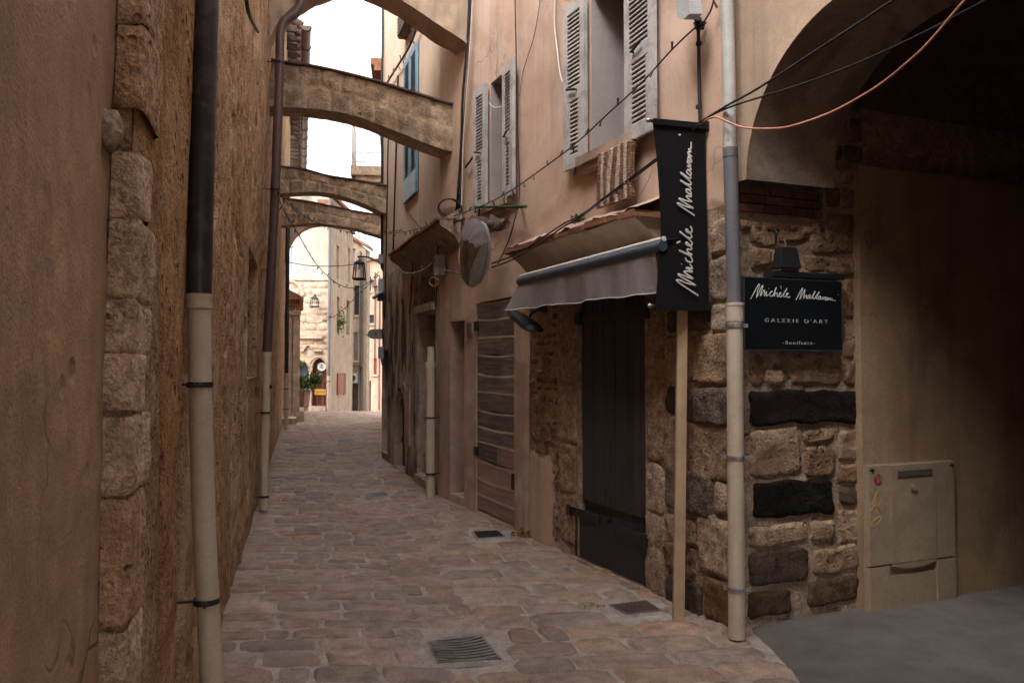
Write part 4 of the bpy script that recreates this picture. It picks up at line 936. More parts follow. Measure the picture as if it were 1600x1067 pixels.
# next houses down the street
def farhouse(label, Y, x0, x1, ytopL, ytopR, mat, wins, deep=5, zb=-1.6):
    X0, X1 = (x0 - 800)/1200*Y, (x1 - 800)/1200*Y; fr = Fr((X0, Y), (1, .0), (0, -1)); W_ = X1 - X0
    h = thing('house', label, 'house', (X0 + W_/2, Y, zb)); Hs = []
    fx = lambda x: (x - x0)/1200*Y
    for (a, b, c, d, mt, nm, lb) in wins: Hs.append((fx(a), fx(b), fz(d, Y), fz(c, Y)))
    zt = max(fz(ytopL, Y), fz(ytopR, Y))
    mb = MB(); S = breaks([(0, W_, .3)], [v for q in Hs for v in q[:2]]); Z = breaks([(zb, min(fz(ytopL, Y), fz(ytopR, Y)), .3)], [v for q in Hs for v in q[2:]])
    wallgrid(mb, fr, S, Z, Hs, lambda s, z, P: .02 * fbm(P, 1, 3, 4))
    for q in Hs: reveal(mb, fr, q, .15)
    zmin = Z[-1]
    mb.prism([fr.w(0, zmin, 0), fr.w(W_, zmin, 0), fr.w(W_, fz(ytopR, Y), 0), fr.w(0, fz(ytopL, Y), 0)], [fr.w(0, zmin, -.3), fr.w(W_, zmin, -.3), fr.w(W_, fz(ytopR, Y), -.3), fr.w(0, fz(ytopL, Y), -.3)])
    mb.box(fr, 0, W_, zb, zmin, -deep, -.3); mb.build('wall', mat, h)
    mb = MB(); A = [fr.w(-.1, fz(ytopL, Y), .15), fr.w(W_ + .15, fz(ytopR, Y), .15), fr.w(W_ + .15, fz(ytopR, Y), -deep), fr.w(-.1, fz(ytopL, Y), -deep)]
    mb.prism([p + np.array([0, 0, .14]) for p in A], [p + np.array([0, 0, .004]) for p in A]); mb.build('roof', M['tile'], h)
    for q, (a, b, c, d, mt, nm, lb) in zip(Hs, wins):
        mb = MB(); n_ = 2 if nm != 'door' else 1
        for k in range(n_): w0 = q[0] + (q[1]-q[0])*k/n_; w1 = q[0] + (q[1]-q[0])*(k+1)/n_; mb.box(fr, w0 + .01, w1 - .01, q[2], q[3], -.12, -.06)
        mb.build(nm, M[mt], h)
    mb = MB()
    for q in Hs: mb.box(fr, q[0] - .06, q[1] + .06, q[2] - .1, q[2] - .003, -.1, .08)
    mb.build('sill', M['beige'], h)
    return h, fr, fx
H2, F2, fx2 = farhouse('ochre house with grey-green shutters and an air conditioner, second down the street', 35.0, 549, 571, 370, 388, M['far_ochre'],
    [(550.5, 555, 381, 414, 'shutter', 'shutter', ''), (553, 560.5, 446, 492, 'glass', 'window', ''), (552.5, 559, 519, 563, 'shutter_dark', 'shutter', ''), (550.5, 560, 600, 645, 'dkwood', 'door', '')], deep=1.0)
H3, F3, fx3 = farhouse('faded pink house, farthest down the street beside the dark corner wall', 41.0, 569, 604, 404, 410, M['far_pink'],
    [(573, 579, 432, 455, 'glass', 'window', ''), (577, 584, 492, 505, 'glass', 'window', ''), (584, 589, 560, 585, 'redshut', 'shutter', ''), (574, 580, 595, 650, 'dkwood', 'door', '')], zb=-2.2)
mb = MB(); mb.box(F2, fx2(550), fx2(568), fz(572, 35), fz(569.5, 35), 0, .5); mb.build('canopy', M['ironbrown'], H2)
mb = MB(); mb.box(F2, fx2(562), fx2(564), -1, fz(392, 35), .02, .1); mb.box(F2, fx2(566), fx2(568.5), fz(650, 35), fz(400, 35), .02, .15); mb.build('wall_pipe', M['greywood'], H2)
mb = MB()
for (x, y0, y1) in ((585, 425, 560), (592, 430, 640)): mb.box(F3, fx3(x), fx3(x + 1), fz(y1, 41), fz(y0, 41), 0, .08)
for (x, y) in ((577, 438), (583, 446)): mb.box(F3, fx3(x), fx3(x + 6), fz(y + 2, 41), fz(y, 41), 0, .4)
mb.build('wall_pipe', M['ironbrown'], H3)
bh = thing('house', 'plain pale house closing the view beyond the farthest roofs', 'house', (-4.5, 52, -3)); mb = MB(); mb.boxw((-6.2, 52, -3), 7.5, 4, 8.8); mb.build('wall', M['far_pink'], bh); mb = MB(); mb.boxw((-6.2, 52, 5.81), 7.8, 4.3, .3); mb.build('roof', M['tile'], bh)
# portico on the left
pt = thing('portico', 'stone portico with two pilasters and a tiled cornice at the left street end', 'portico', LW.w(22, 0, 0))
py0 = 21.6; s0_ = py0/.9642
mb = MB(); mb.box(LW, s0_, s0_ + 4.3, 0, 3.25, -1.2, .30); mb.build('wall', M['pale_stone'], pt)
for (a, dd) in ((.02, .10), (.24, .20)):
    mb = MB(); sA_ = s0_ + (-.06)
    mb.box(LW, sA_ - .06, s0_ + .0, 0.3, 3.0, -.0 + a, a + .19); mb.box(LW, sA_ - .1, s0_, 0, .3, a - .02, a + .21); mb.box(LW, sA_ - .1, s0_, 3.0, 3.12, a - .02, a + .21); mb.build('pilaster', M['pale_stone'], pt)
mb = MB(); P_ = []
mb.box(LW, s0_ - .15, s0_ + 4.4, 3.25, 3.42, -1, .40); mb.hexa([LW.w(s0_-.3, 3.423, -.6), LW.w(s0_+4.5, 3.423, -.6), LW.w(s0_+4.5, 3.423, .5), LW.w(s0_-.3, 3.423, .5), LW.w(s0_-.3, 4.1, -.6), LW.w(s0_+4.5, 4.1, -.6), LW.w(s0_+4.5, 3.48, .52), LW.w(s0_-.3, 3.48, .52)])
mb.build('cornice', M['tile'], pt)
mb = MB(); mb.box(LW, s0_ - 1.0, s0_ + 1.2, 0, .16, -.05, .35); mb.box(LW, s0_ - .2, s0_ + 3.6, 0.0, .30, .3, .56); struct(mb.build('steps', M['pale_stone']))
# ================================================================ flying arches
def arch(label, Y, top, bot, t, skew=0.0, mat='arch', cap=True, group='buttress arches across the alley'):
    """profile traced in a vertical plane across the alley, real thickness t"""
    fx = lambda x, y: atY(x, y, Y)
    dirv = np.array([-.30, .954, 0])
    T_ = spl([fx(*p) for p in top], 6); B_ = spl([fx(*p) for p in bot], 6)
    xs = np.linspace(max(T_[0][0], B_[0][0]), min(T_[-1][0], B_[-1][0]), 130)
    tz = np.interp(xs, [p[0] for p in T_], [p[2] for p in T_]); bz_ = np.interp(xs, [p[0] for p in B_], [p[2] for p in B_])
    mb = MB(); nr = 19; rows = []
    n = len(xs); V = []
    for i in range(n):
        for k in range(nr): f = k/(nr-1); V.append([xs[i], Y, bz_[i] + (tz[i]-bz_[i])*f])
    V = np.array(V); f0 = V.copy(); d = .03 * fbm(V, 5, 4, 3) + .012*fbm(V, 16, 2, 3)
    cl = np.ones((len(V), 3))
    if mat == 'arch':      # two rows of roughly cut blocks, pale joints
        rel = np.tile(np.linspace(0, 1, nr), n); X_ = V[:, 0] + .03 * fbm(V, 4, 2, 5); row = (rel > .52 + .06 * fbm(V, 3, 2, 9)).astype(int)
        bx = X_ / .27 + row * .45; fx_ = bx - np.floor(bx); dj = np.minimum(np.minimum(fx_, 1 - fx_) * .27, np.abs(rel - .52 - .06 * fbm(V, 3, 2, 9)) * .45)
        j = np.clip(1 - dj / .03, 0, 1); d = d - .02 * j + 0 * j
        bid = np.stack([np.floor(bx) * 1.7, row * 5.3, 0 * bx + Y], -1); tone = .78 + .3 * vn(bid + .5, 3); dark = np.clip(fbm(V, 9, 4, 12) * 1.6 + .25, 0, 1)
        cl = (tone * (1.1 - .38 * dark) * (1 - j) + 1.0 * j)[:, None] * np.array([1, .97, .93])
    f0[:, 1] -= d
    mb.grid(f0, n, nr, cl)
    f1 = V + dirv * t; f1[:, 1] += d; mb.grid(f1, n, nr, cl, flip=True)
    fr0 = f0.reshape(n, nr, 3); bk = f1.reshape(n, nr, 3)
    for idx, fl in ((0, True), (nr - 1, False)):
        a, b = fr0[:, idx], bk[:, idx]; K = 6; G = np.stack([a + (b - a) * q for q in np.linspace(0, 1, K)], 1)
        G[:, 1:-1, 2] += .02 * fbm(G[:, 1:-1], 5, 3, 7); mb.grid(G.reshape(-1, 3), n, K, flip=fl)
    o = thing('arch', label, 'arch', [float(xs.mean()), Y, float(bz_.max())], group)
    mb.build('body', M[mat], o)
    if cap:
        c = MB(); 
        for i in range(n - 1):
            p0 = np.array([xs[i], Y - .03, tz[i] + .008]); p1 = np.array([xs[i+1], Y - .03, tz[i+1] + .008]); e = dirv * (t + .1); h = np.array([0, 0, .02])
            c.hexa([p0, p1, p1 + e, p0 + e, p0 + h, p1 + h, p1 + e + h, p0 + e + h])
        c.build('coping', M['ironbrown'], o)
    return o
arch('nearest high plaster arch, cut off by the top edge of the photo', 8.5, [(405, -110), (500, -112), (600, -110), (742, -105)], [(400, 110), (420, 62), (440, 28), (470, 2), (500, -16), (550, -30), (600, -14), (640, 8), (690, 43), (722, 62), (742, 84)], .42, mat='beige', cap=False)
arch('broad weathered stone arch with cracked voussoirs, second from the camera', 9.0, [(400, 92), (440, 99), (500, 108), (580, 127), (640, 145), (706, 165), (730, 168)], [(400, 166), (440, 167), (500, 171), (560, 183), (620, 206), (660, 222), (704, 237), (730, 243)], .38)
arch('slender stone arch between the balcony and the lowest arches, third from the camera', 12.9, [(415, 258), (441, 262), (475, 266), (512, 276), (550, 282), (602, 291), (625, 296)], [(415, 303), (441, 302), (494, 300), (531, 306), (565, 317), (602, 334), (625, 345)], .35)
arch('stone arch just under the third one, fourth from the camera', 15.3, [(420, 306), (445, 311), (475, 315), (512, 322), (555, 331), (599, 338), (625, 342)], [(420, 352), (445, 352), (494, 349), (531, 353), (560, 358), (599, 370), (625, 378)], .35)
arch('farthest and lowest arch, its curve framing the pale house', 19.0, [(430, 336), (450, 337), (500, 341), (560, 346), (625, 352)], [(430, 440), (447, 408), (452, 390), (461, 371), (475, 358), (497, 350), (530, 350), (575, 360), (625, 380)], .5, mat='beige')

# ---- unseen block added over the alley behind the camera to cut skylight
sky_block = thing('house', 'unseen added block bridging the alley behind the viewpoint to cut skylight', 'house', (0.5, -4, 0))
mb = MB(); mb.boxw((1.2, -3.7, 3.3), 8.5, 6, 4.6); mb.build('wall', M['beige'], sky_block)
mb = MB(); mb.boxw((1.2, -3.7, 7.91), 8.9, 6.3, .2); mb.build('roof', M['tile'], sky_block)
# ================================================================ drainpipes
def pipe_thing(label, loc, group='drainpipes'): return thing('drainpipe', label, 'drainpipe', loc, group)
def pipe_part(parent, name, pts, r, mat, seg=18, collar=None):
    mb = MB(); mb.tube(spl(pts, 6), r, seg)
    if collar:
        for c, h, rr in collar: mb.tube([c, np.array(c) + np.array([0, 0, h])], rr, seg)
    return mb.build(name, M[mat], parent)
def clamp(parent, p, r, n, mat='clamp', w=.022):
    """ring + lug + bolt reaching back to the wall"""
    mb = MB(); p = np.array(p, float); K = 20
    V = []
    for k in range(K):
        a = 2*math.pi*k/K; dx, dy = math.cos(a), math.sin(a)
        V += [p + np.array([dx*r, dy*r, 0]), p + np.array([dx*(r+.005), dy*(r+.005), 0]), p + np.array([dx*(r+.005), dy*(r+.005), w]), p + np.array([dx*r, dy*r, w])]
    Fs = []
    for k in range(K):
        a = k*4; b = ((k+1) % K)*4
        for j in range(4): Fs.append((a+j, b+j, b+(j+1) % 4, a+(j+1) % 4))
    mb.add(V, Fs, smooth=False)
    side = np.cross(n, [0, 0, 1]); n = np.array(n, float)
    for sg in (1, -1):
        c = p + side*sg*(r + .012) + np.array([0, 0, 0]); mb.boxw(c, .028, .012, w, math.atan2(side[1], side[0]))
    mb.tube([p + side*(r+.014) + n*.015 + np.array([0,0,w/2]), p + side*(r+.014) - n*.015 + np.array([0,0,w/2])], .006, 6)
    mb.tube([p - n*r + np.array([0,0,w/2]), p - n*(r + .09) + np.array([0,0,w/2])], .006, 6)
    return mb.build('clamp', M[mat], parent)
# near left pipe
Yp = 3.16
def pp(x, y, Y=Yp): return atY(x, y, Y)
p = pipe_thing('thick drainpipe on the rough left wall, black above and stained cream below', pp(333, 1195))
pipe_part(p, 'upper_pipe', [pp(326, -130), pp(322, 0), pp(316, 230), pp(311, 455), pp(311, 470)], .051, 'black_pipe', 24)
pipe_part(p, 'lower_pipe', [pp(311, 462), pp(312, 560), pp(315, 700), pp(320, 850), pp(328, 1000), pp(336, 1150)], .0455, 'cream', 24)
mb = MB(); mb.tube([pp(310.5, 463), pp(310.5, 482)], .052, 24); mb.tube([pp(310.5, 460), pp(310.5, 466)], .0535, 24); mb.build('collar', M['cream'], p)
mb = MB(); mb.tube([pp(310.5, 459), pp(310.5, 462.5)], .0532, 24)
mb.build('rust_ring', M['rust'], p)
clamp(p, pp(312.5, 605), .047, LW.n); clamp(p, pp(322.5, 942), .047, LW.n)
# second left pipe, bending under the first arch
p = pipe_thing('tall thin drainpipe rising to bend under the nearest arch, brown above and cream below', pp(415, 790, 8.7))
pq = lambda x, y: atY(x, y, 8.35 + (x - 415) * .002)
pipe_part(p, 'upper_pipe', [pq(472, -60), pq(471, -5), pq(469, 8), pq(460, 22), pq(444, 35), pq(438, 55), pq(437, 100), pq(430, 300), pq(423, 440), pq(417, 556)], .050, 'brown_pipe', 16)
pipe_part(p, 'lower_pipe', [pq(417, 552), pq(415, 650), pq(413, 740), pq(412, 796)], .046, 'cream', 16)
mb = MB(); mb.tube([pq(417, 550), pq(417, 558)], .053, 16); mb.build('collar', M['cream'], p)
for y, x in ((298, 430), (100, 437)): clamp(p, pq(x, y), .051, LW.n)
for y, x in ((646, 415), (777, 412.5)): clamp(p, pq(x, y), .047, LW.n)
mb = MB(); c = pq(419, 604); mb.tube([c + LW.n*.03 + np.array([0,-.03,0]), c + LW.n*.03 + np.array([0,-.034,0])], .022, 12); mb.build('sticker', M['black'], p)
# third left pipe
p = pipe_thing('farthest and thinnest drainpipe on the left, by the steps', LW.w(19.6, 0, .1))
pipe_part(p, 'upper_pipe', [LW.w(19.6, 5.8, .12), LW.w(19.6, 1.4, .12)], .05, 'clamp', 10); pipe_part(p, 'lower_pipe', [LW.w(19.6, 1.4, .12), LW.w(19.6, 0.0, .12)], .055, 'cream', 10)
for z in (.5, 1.0): clamp(p, LW.w(19.6, z, .12), .056, LW.n)
# corner pipe at the right
Yc = 4.50; pc_ = lambda x, y: atY(x, y, Yc)
p = pipe_thing('drainpipe on the passage corner, white, then dark grey, then cream', pc_(1150, 1000))
zb_ = pc_(1150, 990); 
pipe_part(p, 'upper_pipe', [pc_(1135, -120), pc_(1136, 0), pc_(1139, 120), pc_(1140.5, 236)], .0385, 'white_pipe', 22)
pipe_part(p, 'middle_pipe', [pc_(1141, 232), pc_(1144, 350), pc_(1147, 478)], .041, 'grey_pipe', 22, [(pc_(1141, 246), .055, .0435)])
pipe_part(p, 'lower_pipe', [pc_(1147.5, 474), pc_(1148.5, 600), pc_(1150, 800), pc_(1151, 996)], .0475, 'cream', 22, [(pc_(1147.7, 502), .105, .052), (pc_(1147.7, 478), .018, .055)])
for x, y in ((1148, 512), (1149.5, 717), (1151, 922)): clamp(p, pc_(x, y), .049, np.array([-.3, -.954, 0]), 'steel')
mb = MB(); mb.tube([pc_(1128, 18), pc_(1140, 16)], .006, 6); mb.tube([pc_(1129, 22), pc_(1129, 13)], .005, 6); mb.build('clamp', M['steel'], p)
# short open stub on the old wall
s = OW.px(672, 700, .12)[0]
p = pipe_thing('short cream drainpipe stub with an open top beside the tall doorway', OW.w(s, 0, .1))
pipe_part(p, 'pipe', [OW.w(s, 1.60, .12), OW.w(s - .02, .8, .12), OW.w(s - .03, 0, .12)], .055, 'cream', 16)
pipe_part(p, 'upper_pipe', [OW.w(s + .06, 1.82, .10), OW.w(s + .06, 1.3, .10)], .045, 'cream', 12); mb = MB(); mb.tube([OW.w(s, 1.56, .12), OW.w(s, 1.64, .12)], .066, 16); mb.build('collar', M['cream'], p)
clamp(p, OW.w(s - .01, .95, .12), .058, OW.n); clamp(p, OW.w(s - .03, .28, .12), .058, OW.n)
# ================================================================ cables
def cable(label, pts, r, mat='black', n=8, name='cable', cat='cable', group='cables'):
    mb = MB(); mb.tube(spl(pts, n), r, 6); return tag(mb.build(name, M[mat]), label, cat, group)
rc = random.Random(4)
def rwp(x, y, d=.04): return RW.P(x, y, d)
def owp(x, y, d=.04): return OW.P(x, y, d)
# vertical bundle on the pink house end
bt = thing('cable_bundle', 'bundle of black cables falling down the end of the pink wall into a loose coil', 'cables', rwp(715, 345))
for k in range(5):
    dx = (k - 2) * 1.6
    pts = [(737 + dx, -40), (733 + dx*.8 + rc.uniform(-1, 1), 60), (727 + dx + rc.uniform(-2, 2), 150), (722 + dx*.6, 220), (720 + dx + rc.uniform(-2, 2), 280), (716 + dx*1.3, 345)]
    mb = MB(); mb.tube(spl([rwp(x, y, .03 + .012*k) for x, y in pts], 6), .009 if k < 3 else .006, 6); mb.build('cable', M['black'] if k != 4 else M['whitecable'], bt)
for k in range(3):
    mb = MB(); c = np.array([701 + k, 324 + k]); rx_, ry_ = 15 + k*1.5, 13 + k
    mb.tube([rwp(c[0] + rx_*math.cos(t) + 6*math.sin(t)*.6, c[1] + ry_*math.sin(t) - 6*math.cos(t)*.5, .05 + .015*k) for t in np.linspace(.3, 2*math.pi + .8, 26)], .011, 6); mb.build('coil', M['black'], bt)
mb = MB(); mb.tube(spl([rwp(x, y, .05) for x, y in ((727, 262), (736, 250), (743, 238), (745, 215), (748, 200))], 6), .013, 6); mb.build('cable', M['black'], bt)
mb = MB(); mb.tube(spl([rwp(x, y, .06) for x, y in ((716, 300), (712, 330), (700, 344), (690, 348), (678, 352))], 6), .012, 6); mb.build('cable', M['black'], bt)
# string lights: across the alley and along the right wall
def string_lights(label, pts, r=.006, step=.22, bl=.05, sag=True, n=10, base=None):
    P = spl(pts, n); o = MB(); o.tube(P, r, 5); w = tag(o.build('string_light', M['black']), label, 'string lights', 'strings of small lights')
    acc = 0; rr_ = random.Random(len(pts))
    for i in range(1, len(P)):
        acc += np.linalg.norm(P[i] - P[i-1])
        if acc > step:
            acc = 0; a = rr_.uniform(0, 6.28); d_ = np.array([math.cos(a)*.5, math.sin(a)*.5, rr_.choice([-1, .8])]); d_ /= np.linalg.norm(d_)
            b = MB(); b.tube([P[i], P[i] + d_*bl], [.006, .009], 5); b.build('bulb', M['bulb'], w)
    return w
sc_pts = [atY(433, 299, 8.25), atY(446, 314, 8.9), atY(462, 328, 9.5), atY(485, 343, 10.3), atY(505, 351, 11.0), atY(528, 358, 11.7), atY(550, 364, 12.3), atY(575, 367, 12.8), atY(598, 366, 13.05)]
string_lights('sagging string of small bulbs from the brown pipe across to the peach corner', sc_pts)
string_lights('long string of small bulbs rising along the right walls to the grey lamp', [owp(600, 366, .06), owp(640, 361, .08), owp(668, 353, .12), rwp(700, 341, .14), rwp(740, 327, .15), rwp(770, 314, .15), rwp(800, 297, .16), rwp(850, 262, .16), rwp(900, 224, .16), rwp(950, 178, .17), rwp(1000, 132, .17), rwp(1050, 78, .15), rwp(1085, 45, .10), rwp(1095, 42, .08), rwp(1104, 28, .08), rwp(1112, 12, .08), rwp(1122, -30, .06)], step=.2)
string_lights('string of small bulbs dropping steeply from the brown pipe to the hanging lantern', [atY(435, 300, 8.3), atY(440, 322, 8.8), atY(458, 352, 9.6), atY(474, 380, 10.3), atY(493, 411, 11.1), atY(516, 435, 11.9), atY(535, 447, 12.4), atY(553, 450, 12.7), atY(572, 444, 12.9), atY(593, 424, 13.1)])
string_lights('faint distant string of bulbs sagging in front of the pale stone house', [atY(447, 486, 18), atY(468, 501, 19), atY(496, 505, 20), atY(524, 493, 18), atY(545, 475, 16), atY(566, 454, 14.5), atY(592, 430, 13.3)], step=.35)
cable('thin grey wire crossing before the pale house under the farthest arch', [atY(447, 409, 20), atY(482, 415, 20), atY(520, 416, 20), atY(555, 413, 20), atY(597, 404, 14)], .012, 'clamp')
# wires on peach corner
cable('black cable running straight down the peach corner edge', [atY(598, -60, 13.12), atY(598, 60, 13.12), atY(597, 130, 13.12), atY(597, 260, 13.12), atY(596.5, 420, 13.12)], .022)
cable('black cable inside the peach corner, left of the shutters', [owp(607, 200), owp(605, 300), owp(603, 410), owp(601, 500)], .012)
cable('second black cable beside the blue shutters, hanging lower', [owp(622, 118), owp(620, 200), owp(617, 300), owp(614, 404)], .014)
gl = [owp(655, 31, .06), owp(646, 58, .06), owp(637, 78, .06), owp(625, 98, .06), owp(612, 118, .06), owp(604, 132, .06)]
string_lights('knotted garland of bulbs slanting down beside the blue shutters', gl, r=.018, step=.14, bl=.09)
cable('thin wire slanting over the peach wall below the blue shutters', [owp(630, 318, .03), owp(648, 346, .05), owp(668, 366, .1)], .006)
cable('thin wire strung between the pent hood and the cable coil', [owp(612, 408, .1), owp(622, 420, .3), owp(640, 428, .3), owp(665, 420, .2), owp(680, 405, .1)], .01, 'grey_pipe')
cable('black wire drooping from the junction box down the tall doorway edge', [owp(684, 385, .08), owp(683, 440, .05), owp(680, 480, .05)], .008)
cable('black wire down the decayed wall left of the arched recess', [owp(645, 398, .05), owp(644, 440, .05), owp(640, 490, .05)], .008)
# long fine wires on the pink wall
cable('fine black wire falling past the far window to its iron rod', [rwp(804, -30, .05), rwp(806, 60, .05), rwp(808, 180, .05), rwp(812, 300, .06), rwp(806, 335, .12), rwp(795, 375, .15), rwp(778, 412, .18)], .006)
cable('fine grey wire on the pink wall between the two windows', [rwp(848, -30, .02), rwp(836, 50, .02), rwp(818, 110, .02), rwp(812, 150, .02)], .004, 'grey_pipe')
cable('white wire dangling loose between the two windows', [rwp(869, -30, .03), rwp(866, 30, .03), rwp(872, 90, .04), rwp(876, 120, .05), rwp(884, 136, .05), rwp(892, 139, .05)], .007, 'whitecable')
cable('white wire tied across the far window opening', [rwp(763, 160, .05), rwp(772, 168, .02), rwp(785, 166, .02), rwp(795, 158, .05)], .005, 'whitecable')
for k, dy in enumerate((0, 6)):
    cable(('upper' if k == 0 else 'lower') + ' of the two black wires swooping from the round mirror over the door hood', [rwp(768, 412 + dy, .3), rwp(800, 400 + dy, .30), rwp(835, 380 + dy, .33), rwp(880, 350 + dy*.8, .33), rwp(905, 338 + dy*.5, .34), rwp(940, 312 + dy*.3, .2), rwp(980, 282 + dy*.5, .15), rwp(1020, 252 + dy*.6, .15), rwp(1060, 222 + dy*.3, .15), rwp(1092, 194, .12)], .0065)
cable('fine orange wire dangling between the rug and the banner', [rwp(1022, 248, .03), rwp(1016, 275, .03), rwp(1000, 305, .03), rwp(984, 330, .03)], .003, 'orangecable')
cable('straight black cable crossing in front of the passage arch, the upper one', [rwp(1092, 192, .14), atY(1140, 163, 4.4), atY(1185, 138, 4.2), atY(1290, 70, 3.8), atY(1400, -2, 3.45), atY(1560, -110, 3.0)], .0065, n=4)
cable('straight black cable crossing in front of the passage arch, the lower one', [rwp(1092, 190, .14), atY(1145, 166, 4.4), atY(1250, 133, 4.0), atY(1345, 97, 3.7), atY(1450, 48, 3.4), atY(1545, -2, 3.15), atY(1680, -75, 2.8)], .0055, n=4)
cable('wavy copper-pink cable sagging across the dark passage', [rwp(1094, 194, .12), atY(1116, 183, 4.5), atY(1140, 192, 4.42), atY(1165, 200, 4.35), atY(1210, 201, 4.25), atY(1245, 195, 4.1), atY(1300, 175, 3.95), atY(1350, 148, 3.8), atY(1385, 125, 3.68), atY(1415, 100, 3.55), atY(1440, 78, 3.45), atY(1470, 45, 3.35), atY(1513, -5, 3.2), atY(1600, -90, 3.0)], .006, 'orangecable', n=5)
cable('short black wire end on the upper left wall', [LW.P(384, -5, .25), LW.P(390, 25, .25), LW.P(403, 50, .25)], .008)
# ================================================================ lamp head on the pink wall
lp = thing('wall_lamp', 'grey street lamp head on a black conduit above the vertical banner', 'lamp', rwp(1093, 190, .04))
c = rwp(1083, 10, .30)
mb = MB(); A = [(1070, -30), (1090, -34), (1098, 22), (1088, 31), (1079, 28)]
near = [RW.P(x, y, .16) for x, y in A]; farr = [v + RW.n*.10 + np.array([0, 0, -.02]) for v in near]; mb.prism(near, farr)
mb.build('housing', M['lampgrey'], lp)
mb = MB(); A2 = [(1066, -26), (1069, -30), (1080, 30), (1077, 31)]; nr_ = [RW.P(x - 1, y, .18) for x, y in A2]; mb.prism(nr_, [v + RW.n*.07 for v in nr_]); mb.build('diffuser', M['whitem'], lp)
mb = MB(); mb.tube([rwp(1091, 40, .05), rwp(1092, 90, .05), rwp(1093, 150, .05), rwp(1094, 192, .05)], .012, 10)
for y in (66, 165): mb.tube([rwp(1092, y, .05), rwp(1092, y + 5, .05)], .020, 10)
mb.tube([rwp(1095, 34, .05), rwp(1093, 46, .05)], .030, 10); mb.tube([rwp(1091, 30, .1), rwp(1092, 46, .06)], .022, 8)
for k in range(7): mb.tube([rwp(1085 + k*3, 30 + (k*7) % 12, .1), rwp(1090 + (k*5) % 12, 40 + (k*3) % 9, .07)], .006, 5)
mb.build('conduit', M['black'], lp)
# ================================================================ iron rod under far window, corbel, mirror
tag(MB().tube([rwp(742, 324, .10), rwp(822, 323, .12)], .014, 8).tube([rwp(815, 323, .12), rwp(815, 323, -.02)], .01, 6).tube([rwp(748, 324, .10), rwp(748, 324, -.02)], .01, 6).build('iron_rod', M['leaf2']), 'green-black iron rod fixed under the far grey shuttered window', 'rod')
mb = MB(); K = 12; pth = spl([rwp(742, 350, .30), rwp(752, 346, .28), rwp(765, 350, .24), rwp(775, 346, .18), rwp(788, 350, .12)], 4); V = []
for i, c in enumerate(pth):
    rr_ = .075 + .02*math.sin(i*1.1)
    for k in range(K): a = math.pi*.9 + (math.pi*1.3)*k/(K-1); V.append(c + np.array([0, 0, 1.0])*math.sin(a)*rr_ + RW.n*math.cos(a)*rr_*1.0)
mb.grid(V, len(pth), K); V2 = [np.array(v) + np.array([.006, 0, .010]) for v in V]; mb.grid(V2, len(pth), K, flip=True)
mb.tube(pth, [.035 + .012*math.sin(i*.9) for i in range(len(pth))], 10)
tag(mb.build('bracket', M['ironbrown']), 'crumpled rusty metal bracket above the round mirror', 'bracket')
M['wrap'] = plain('grey_plastic_film', (.26, .235, .235), rough=.25, grain=.2)
mr = thing('convex_mirror', 'battered convex street mirror hanging tilted from the pink wall', 'mirror', rwp(738, 400, .3))
c = RW.P(739, 397, .34); nrm = np.array([-.62, -.72, -.28]); nrm /= np.linalg.norm(nrm)
maj = np.array([.10, .0, -1.0]); maj = maj - nrm*np.dot(maj, nrm); maj /= np.linalg.norm(maj); mnr = np.cross(nrm, maj)
# tilt the long axis so its foot swings to the near side
an = -.52; maj, mnr = math.cos(an)*maj + math.sin(an)*mnr, -math.sin(an)*maj + math.cos(an)*mnr
RA, RB = .345, .185
def disc(rs, hs, n=40): return [c + nrm*h + maj*RA*r_*math.cos(t)*(1 + .04*math.sin(3*t)) + mnr*RB*r_*math.sin(t) for r_, h in zip(rs, hs) for t in np.linspace(0, 2*math.pi, n + 1)]
rs = np.linspace(0.001, .96, 12); mb = MB(); mb.grid(disc(rs, .10*(1 - rs**2)), len(rs), 41, flip=False); mb.build('mirror', M['mirror'], mr)
mb = MB(); mb.tube(disc([.98], [.0]), .010, 8, cap=False); mb.build('rim', M['steel'], mr)
rs = np.linspace(.001, .98, 8); mb = MB(); mb.grid(disc(rs, -.05 - .05*(1 - rs**2)), len(rs), 41); mb.grid(disc([.98, 1.0], [-.05, .0]), 2, 41); mb.build('backing', M['lampgrey'], mr)
mb = MB(); V = []   # torn plastic sheet over the upper half
for i in range(14):
    for j in range(10):
        u, v = i/13, j/9; t = -1.0 + 2.0*u; rr_ = 1.02 - .9*v*(1 - .35*abs(t))
        rr_ = 1.02 - .62*v*(1 - .2*abs(t)) + .03*math.sin(i*1.3)*v; V.append(c + nrm*(.012 + .105*(1 - rr_**2) + .006*math.sin(i*1.9 + j*.7)) - maj*RA*rr_*math.cos(t)*1.03 + mnr*RB*rr_*math.sin(t)*1.1)
mb.grid(V, 14, 10); mb.build('plastic_wrap', M['wrap'], mr)
mb = MB(); mb.tube([rwp(725, 342, .28), rwp(700, 350, .05), rwp(698, 350, -.02)], .014, 8); mb.tube([c - nrm*.08, rwp(738, 372, .02)], .02, 8); mb.build('arm', M['clamp'], mr)
